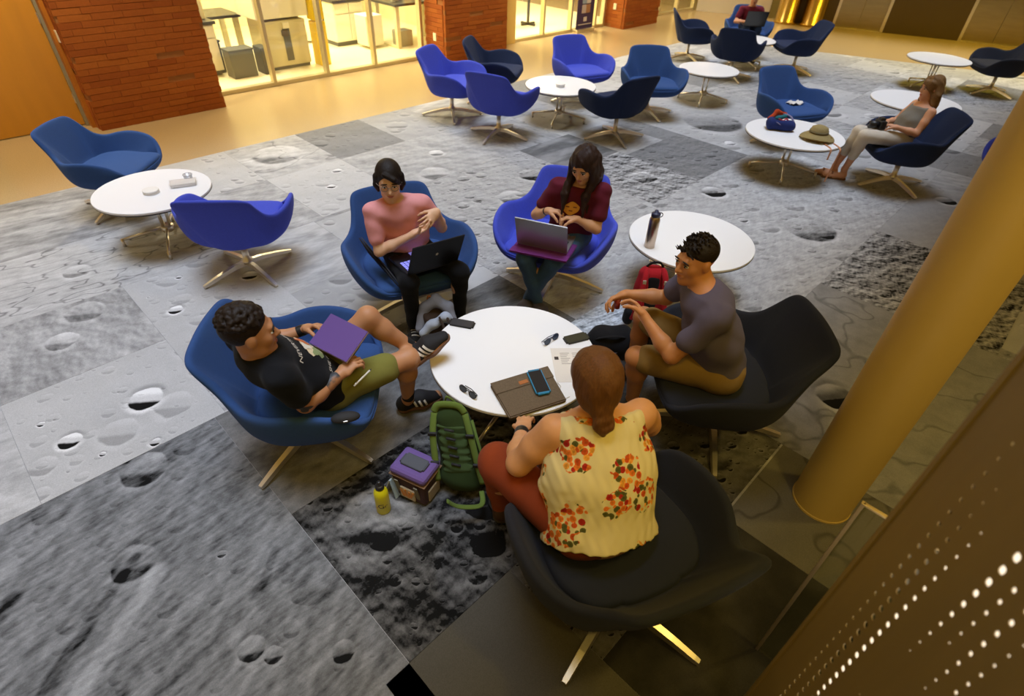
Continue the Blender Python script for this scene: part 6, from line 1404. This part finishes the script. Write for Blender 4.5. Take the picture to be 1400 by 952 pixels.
# packs
def pack(name, loc, label, cat='backpack'): return empty(name, loc, 0, label, cat)
def wpts(pts, base): return [Vector(p)-Vector(base) for p in pts]
green_d = fabric('forest_nylon', '#2b3a1c', .08); green_l = fabric('leaf_webbing', '#5f7334', .06); green_m = fabric('moss_mesh', '#3f5230', .1)
gp = pack('backpack', (-.25, 1.76, .006), 'green hiking backpack leaning on the central table'); gb = gp.location
bx_, tx_ = V3(-.215, 1.735, .11), V3(-.272, 1.850, .365); X_ = nrm(V3(.95, -.12, .10)); U_ = nrm(tx_-bx_); N_ = np.cross(X_, U_); N_ = N_ if N_[1] < 0 else -N_
F = Field(); F.cone(bx_, tx_, .078, .062, .03, X_, 1.45); F.cone(bx_-U_*.02, bx_+V3(0, .03, -.02), .085, .08, .03, X_, 1.4); F.cut(V3(0, 0, .008), V3(0, 0, -1)); field_part('main_body', F, .006, green_d, gp, folds(50, .002))
F = Field(); pc = bx_+N_*.062+U_*.04; F.cone(pc, tx_+N_*.045-U_*.03, .022, .020, .02, X_, 3.6); field_part('back_panel', F, .005, green_m, gp, [(30*U_[0], 30*U_[1], 60*U_[2]+120, 0, .0022)])
for i in range(5):
    c_ = pc+U_*(.035+.045*i)+N_*.022; tube_path('vent_slot', wpts([c_-X_*.022-U_*-.004, c_+X_*.022+U_*-.004], gb), .0065, soft_black, gp, 6)
for e in (-1, 1):
    a0 = tx_+X_*.075*e+N_*.03+U_*.035; a1 = tx_+X_*.092*e+N_*.062-U_*.06; a2 = bx_+X_*.104*e+N_*.075+U_*.08; a3 = bx_+X_*.112*e+N_*.075-U_*.02
    st = tube_path('shoulder_strap', wpts(catmull([a0, a1, a2, a3], 5, False), gb), .017, green_l if e > 0 else green_l, gp, 8, flat=.5, up=tuple(N_))
    for k, t in enumerate((a1, a2)): o = box('buckle', tuple(Vector(t)-Vector(gb)+Vector(N_)*.012), (.040, .012, .020), soft_black, st, .003)
    tube_path('side_strap', wpts([tx_+X_*.10*e+N_*.02, bx_+X_*.12*e+N_*.03+U_*.10, bx_+X_*.12*e-N_*.01], gb), .008, green_l, gp, 6, flat=.5)
top_h = [tx_-X_*.075+U_*.040+N_*.030, tx_-X_*.045+U_*.075+N_*.030, tx_+X_*.045+U_*.075+N_*.030, tx_+X_*.075+U_*.040+N_*.030]
tube_path('top_yoke', wpts(catmull(top_h, 5, False), gb), .018, green_l, gp, 8, flat=.6, up=tuple(N_)); tube_path('haul_loop', wpts(catmull([tx_-X_*.02+U_*.08, tx_+U_*.115+N_*.02, tx_+X_*.03+U_*.08], 5, False), gb), .005, green_l, gp, 6)
hb = catmull([bx_+X_*.10+N_*.08-U_*.06, bx_+X_*.11+N_*.16-U_*.085, bx_+X_*.04+N_*.24+V3(0, 0, -.075), bx_-X_*.01+N_*.26+V3(0, 0, -.02)], 6, False)
tube_path('hip_belt', wpts([V3(p[0], p[1], max(p[2], .03)) for p in hb], gb), .013, green_l, gp, 8, flat=.4)
# red backpack standing by the second table
rp = pack('backpack', (.905, 3.13, .006), 'red and black backpack standing by the table with the steel bottle'); rb = rp.location; red_n = fabric('red_nylon', '#a01c26', .06); blk_n = fabric('black_nylon', '#17171a', .06)
b0, t0 = V3(.90, 3.13, .14), V3(.905, 3.165, .40)
F = Field(); F.cone(b0, t0, .085, .066, .03, (1, 0, 0), 1.45); F.cut(V3(0, 0, .008), V3(0, 0, -1)); field_part('main_body', F, .006, red_n, rp, folds(40, .0015))
F = Field(); F.cone(b0+V3(0, -.068, 0), t0+V3(0, -.052, .0), .024, .022, .02, (1, 0, 0), 1.9); field_part('back_pad', F, .006, blk_n, rp)
for e in (-1, 1):
    pts = catmull([t0+V3(.045*e, -.02, .055), t0+V3(.065*e, -.075, .02), b0+V3(.085*e, -.10, .10), b0+V3(.10*e, -.085, -.02)], 6, False)
    st = tube_path('shoulder_strap', wpts(pts, rb), .021, red_n, rp, 8, flat=.5, up=(0, 1, 0)); p = Vector(pts[7])-Vector(rb); box('strap_patch', (p.x, p.y-.012, p.z), (.022, .006, .03), mat('patch_grey', srgb('#b9b4ac'), .6), st, .002)
tube_path('haul_loop', wpts(catmull([t0+V3(-.05, 0, .06), t0+V3(-.02, -.01, .095), t0+V3(.03, -.01, .095), t0+V3(.06, 0, .055)], 5, False), rb), .008, blk_n, rp, 6)
F = Field(); F.cone(b0+V3(-.12, -.03, -.06), b0+V3(-.12, -.03, .0), .035, .03, .02, (0, 1, 0), 1.4); F.cut(V3(0, 0, .008), V3(0, 0, -1)); field_part('side_pocket', F, .006, blk_n, rp)
# open grey backpack at the feet of the person in pink
yp = pack('backpack', (-.465, 2.805, .006), 'open grey canvas backpack on the carpet below the black laptop'); yb_ = yp.location; grey_c = fabric('grey_canvas', '#7e818e', .08); brown_c = fabric('brown_canvas', '#3f332c', .1); pale_c = fabric('pale_lining', '#a9b2c4', .06)
c0_ = V3(-.480, 2.80, .14)
F = Field(); F.cone(c0_+V3(0, .02, -.08), c0_+V3(.0, .03, .10), .085, .090, .03, (1, .2, 0), 1.3); F.ell(c0_+V3(.02, -.03, .19), V3(.085, .075, .09), None, .02, True); F.cut(V3(0, 0, .008), V3(0, 0, -1)); field_part('main_body', F, .006, brown_c, yp, folds(50, .003))
F = Field(); F.chain([c0_+V3(-.10, -.05, .06), c0_+V3(-.075, .03, .16), c0_+V3(-.01, .06, .20), c0_+V3(.07, .05, .16), c0_+V3(.11, -.01, .06)], [.030, .032, .034, .030, .026], .02, (.2, 1, 0), 1.2); field_part('top_flap', F, .006, grey_c, yp, folds(50, .0025, 2))
F = Field(); F.chain([c0_+V3(-.075, -.09, .05), c0_+V3(-.01, -.06, .10), c0_+V3(.06, -.035, .14), c0_+V3(.10, -.03, .10)], [.026, .030, .028, .020], .02); field_part('lining', F, .006, pale_c, yp, folds(60, .003, 1))
for dx in (0, .045): tube_path('strap', wpts(catmull([c0_+V3(.03+dx, -.06, .16), c0_+V3(.065+dx, -.11, .08), c0_+V3(.06+dx, -.12, -.06)], 6, False), yb_), .009, brown_c, yp, 6, flat=.4)
tube_path('haul_loop', wpts(catmull([c0_+V3(-.06, .06, .18), c0_+V3(-.05, .05, .235), c0_+V3(-.02, .06, .20)], 6, False), yb_), .006, mat('tan_leather', srgb('#a5622c'), .6), yp, 6)
# black shoulder bag on the carpet by the person in grey
kb_ = pack('shoulder_bag', (.60, 2.74, .006), 'slumped black bag on the carpet between the table and grey T-shirt', 'bag')
c0_ = V3(.60, 2.74, .13)
F = Field(); F.ell(c0_, V3(.155, .115, .13), None, .03); F.ell(c0_+V3(-.05, -.04, .06), V3(.09, .07, .08), None, .03); F.ell(c0_+V3(.08, .02, .06), V3(.08, .08, .085), None, .03); F.cut(V3(0, 0, .008), V3(0, 0, -1)); field_part('bag_body', F, .006, blk_n, kb_, folds(38, .005))
tube_path('strap', wpts(catmull([c0_+V3(-.12, -.05, .07), c0_+V3(-.06, -.09, .13), c0_+V3(.04, -.08, .135), c0_+V3(.13, -.02, .08)], 6, False), kb_.location), .011, blk_n, kb_, 6, flat=.4)
tube_path('zip', wpts(catmull([c0_+V3(-.10, -.075, .06), c0_+V3(0, -.115, .03), c0_+V3(.10, -.08, .04)], 6, False), kb_.location), .004, mat('zip_grey', srgb('#4a4a50'), .5), kb_, 6)
pb = empty('small_bottle', (.545, 2.43, .70), 0, 'small blue capped red bottle held by the person in grey T-shirt', 'bottle')
bm = bmesh.new(); bm_lathe(bm, [(0, -.06), (.016, -.06), (.016, .0), (0, .0)], 16); from_bm('bottle_body', bm, mat('red_plastic', srgb('#8a2a22'), .4), pb, True); bm = bmesh.new(); bm_lathe(bm, [(0, 0), (.012, 0), (.012, .018), (0, .018)], 14); from_bm('cap', bm, mat('deep_blue_cap', srgb('#20305c'), .4), pb, True)
# hat, colourful pack, paper and camera around the hat table
ha = empty('sun_hat', (3.02, 5.85, TZ), .3, 'khaki straw sun hat with scarf on the round table', 'hat'); hm = mat('straw', srgb('#8f7d4e'), .85, 0, .12, 60, .4, 200)
bm = bmesh.new(); bm_lathe(bm, [(0, .135), (.05, .133), (.078, .118), (.086, .085), (.092, .065), (.13, .050), (.165, .030), (.168, .026), (.13, .042), (.09, .055)], 36)
for v in bm.verts: v.co.z += .012*math.sin(2*math.atan2(v.co.y, v.co.x))*(1 if math.hypot(v.co.x, v.co.y) > .1 else 0)
from_bm('hat_crown', bm, hm, ha, True); bm = bmesh.new(); bm_lathe(bm, [(.0885, .066), (.094, .070), (.0905, .092), (.085, .088)], 36); from_bm('hat_band', bm, mat('straw_dark', srgb('#5f5230'), .8), ha, True)
F = Field(); rr = random.Random(6)
for i in range(12): a = PI+PI*i/11; F.ell(V3(3.02+.11*math.cos(a), 5.85+.10*math.sin(a), TZ+.022), V3(.035, .028, .022), None, .012)
F.cut(V3(0, 0, TZ+.001), V3(0, 0, -1)); field_part('scarf', F, .006, mat('gold_scarf', srgb('#7a5a20'), .8, 0, .5, 25), ha, folds(60, .003))
ha.children[-1].matrix_parent_inverse = Matrix.Identity(4)
for ob in ha.children:
    if ob.name.startswith('scarf'): ob.rotation_euler = (0, 0, -.3)
rb2 = empty('ribbon', (3.05, 5.62, TZ), 0, 'peach ribbon strap hanging over the edge of the hat table', 'ribbon')
e_, n_ = V3(3.055, 5.590, 0), None
for dx, dy, L in ((0, 0, .10), (.10, .02, .33)):
    pts = [(dx-.01, dy+.09, .004), (dx, dy+.02, .004), (dx+.006, dy-.052, -.004), (dx+.004, dy-.060, -.06), (dx-.03*(L > .2), dy-.065, -L)]
    tube_path('ribbon_tail', catmull(pts, 4, False), .009, mat('peach_ribbon', srgb('#c58a62'), .7), rb2, 6, flat=.25, up=(0, 1, 0))
cp = empty('backpack', (2.73, 6.13, TZ), 0, 'navy and red backpack lying open on the hat table', 'backpack'); c0_ = V3(2.73, 6.13, TZ)
F = Field(); F.cone(c0_+V3(-.09, 0, .055), c0_+V3(.09, -.05, .05), .062, .055, .03, (.4, 1, 0), 1.35); F.ell(c0_+V3(-.01, 0, .13), V3(.09, .06, .05), None, .02, True); F.cut(c0_+V3(0, 0, .002), V3(0, 0, -1)); field_part('main_body', F, .006, fabric('navy_nylon', '#232f63', .08), cp, folds(40, .004))
F = Field(); F.chain([c0_+V3(-.11, .05, .09), c0_+V3(-.03, .10, .135), c0_+V3(.06, .10, .125)], [.022, .026, .018], .02); field_part('red_flap', F, .006, fabric('rust_red_nylon', '#a8401f', .08), cp, folds(50, .003))
F = Field(); F.chain([c0_+V3(-.04, .02, .10), c0_+V3(.05, .05, .115)], [.026, .020], .02); field_part('teal_lining', F, .006, fabric('teal_nylon', '#2a6a72', .08), cp)
tube_path('strap', wpts(catmull([c0_+V3(.04, .09, .13), c0_+V3(.10, .03, .12), c0_+V3(.13, -.05, .06)], 6, False), cp.location), .015, fabric('lilac_strap', '#7d7896', .06), cp, 8, flat=.4); tube_path('strap', wpts(catmull([c0_+V3(-.12, .0, .10), c0_+V3(-.07, -.07, .09), c0_+V3(-.0, -.09, .05)], 6, False), cp.location), .012, MATS['lilac_strap'], cp, 8, flat=.4)
tube_path('red_cord', wpts(catmull([c0_+V3(-.05, -.04, .115), c0_+V3(0, -.05, .10), c0_+V3(.03, -.03, .115), c0_+V3(.06, -.05, .095)], 6, False), cp.location), .008, mat('red_cord', srgb('#a8283a'), .7), cp, 6)
pp = empty('paper_napkin', (3.24, 7.06, .445), .4, 'crumpled white paper lying on the seat of the steel navy chair', 'paper'); v = []; f = []
for i in range(6):
    for j in range(6): v.append((-.09+.036*i, -.06+.024*j, .012+.016*math.sin(i*1.7+j)*math.cos(j*1.3)))
for i in range(5):
    for j in range(5): f.append((i*6+j, i*6+j+1, i*6+j+7, i*6+j+6))
o = link('sheet', mesh_from('sheet', v, f), mat('white_paper', srgb('#dcd6cf'), .8), pp, True); sm_ = o.modifiers.new('thickness', 'SOLIDIFY'); sm_.thickness = .002
cmr = empty('photo_camera', (3.56, 5.79, .63), math.radians(95), 'black camera with lens in the hands of the person with wavy hair', 'camera')
box('camera_case', (0, 0, 0), (.12, .06, .08), black_pl, cmr, .008); box('prism', (0, 0, .048), (.05, .05, .028), black_pl, cmr, .006)
bm = bmesh.new(); bm_tube(bm, (0, .02, -.004), (0, .11, -.004), .034, .036, 20); from_bm('lens_barrel', bm, black_pl, cmr, True); bm = bmesh.new(); bm_tube(bm, (0, .108, -.004), (0, .112, -.004), .028, .028, 20); from_bm('front_glass', bm, dscr, cmr, True); bm = bmesh.new(); bm_tube(bm, (.045, 0, .04), (.045, 0, .05), .010, .010, 12); from_bm('dial', bm, steel, cmr, True)
# things on the napkin table and the tub
wh = mat('white_plastic', srgb('#e9e7e4'), .4)
ld = empty('lid_stack', (-2.81, 3.985, TZ), 0, 'short stack of round white lids on the napkin table', 'lids')
for i in range(2): bm = bmesh.new(); bm_lathe(bm, [(0, .014*i), (.055, .014*i), (.058, .014*i+.004), (.057, .014*i+.013), (.050, .014*i+.014), (0, .014*i+.012)], 28); from_bm('lid', bm, wh, ld, True)
nk = empty('napkin_packet', (-2.64, 4.15, TZ), .45, 'clear packet of white napkins on the napkin table', 'napkins')
box('napkin_stack', (0, 0, .015), (.18, .10, .028), wh, nk, .006); box('wrapper', (0, 0, .0165), (.20, .108, .032), glass_mat('clear_film', (.97, .97, .97), .12), nk, .006)
rg = empty('plastic_cup', (-2.66, 4.27, TZ), 0, 'clear round plastic cup on the napkin table', 'cup'); bm = bmesh.new(); bm_lathe(bm, [(.030, .0), (.034, .03), (.036, .034), (.033, .034), (.029, .002), (0, .002), (0, 0), (.03, 0)], 20); from_bm('cup_wall', bm, glass_mat('clear_cup', (.85, .86, .88), .15), rg, True); tube_path('cup_rim', [(.035*math.cos(a), .035*math.sin(a), .034) for a in [2*PI*i/20 for i in range(20)]], .0022, mat('rim_grey', srgb('#8a8a90'), .4), rg, 6, True)
tubp = empty('tub', (.46, 7.40, TZ), 0, 'small white lidded tub in the middle of a round table', 'tub'); bm = bmesh.new(); bm_lathe(bm, [(0, 0), (.050, 0), (.056, .028), (0, .028)], 28); from_bm('tub_body', bm, wh, tubp, True); bm = bmesh.new(); bm_lathe(bm, [(0, .038), (.052, .037), (.060, .034), (.060, .028), (0, .028)], 28); from_bm('tub_lid', bm, wh, tubp, True)

for o in list(bpy.data.objects):
    if o.name.startswith('shoe_'): o.name = 'shoe'
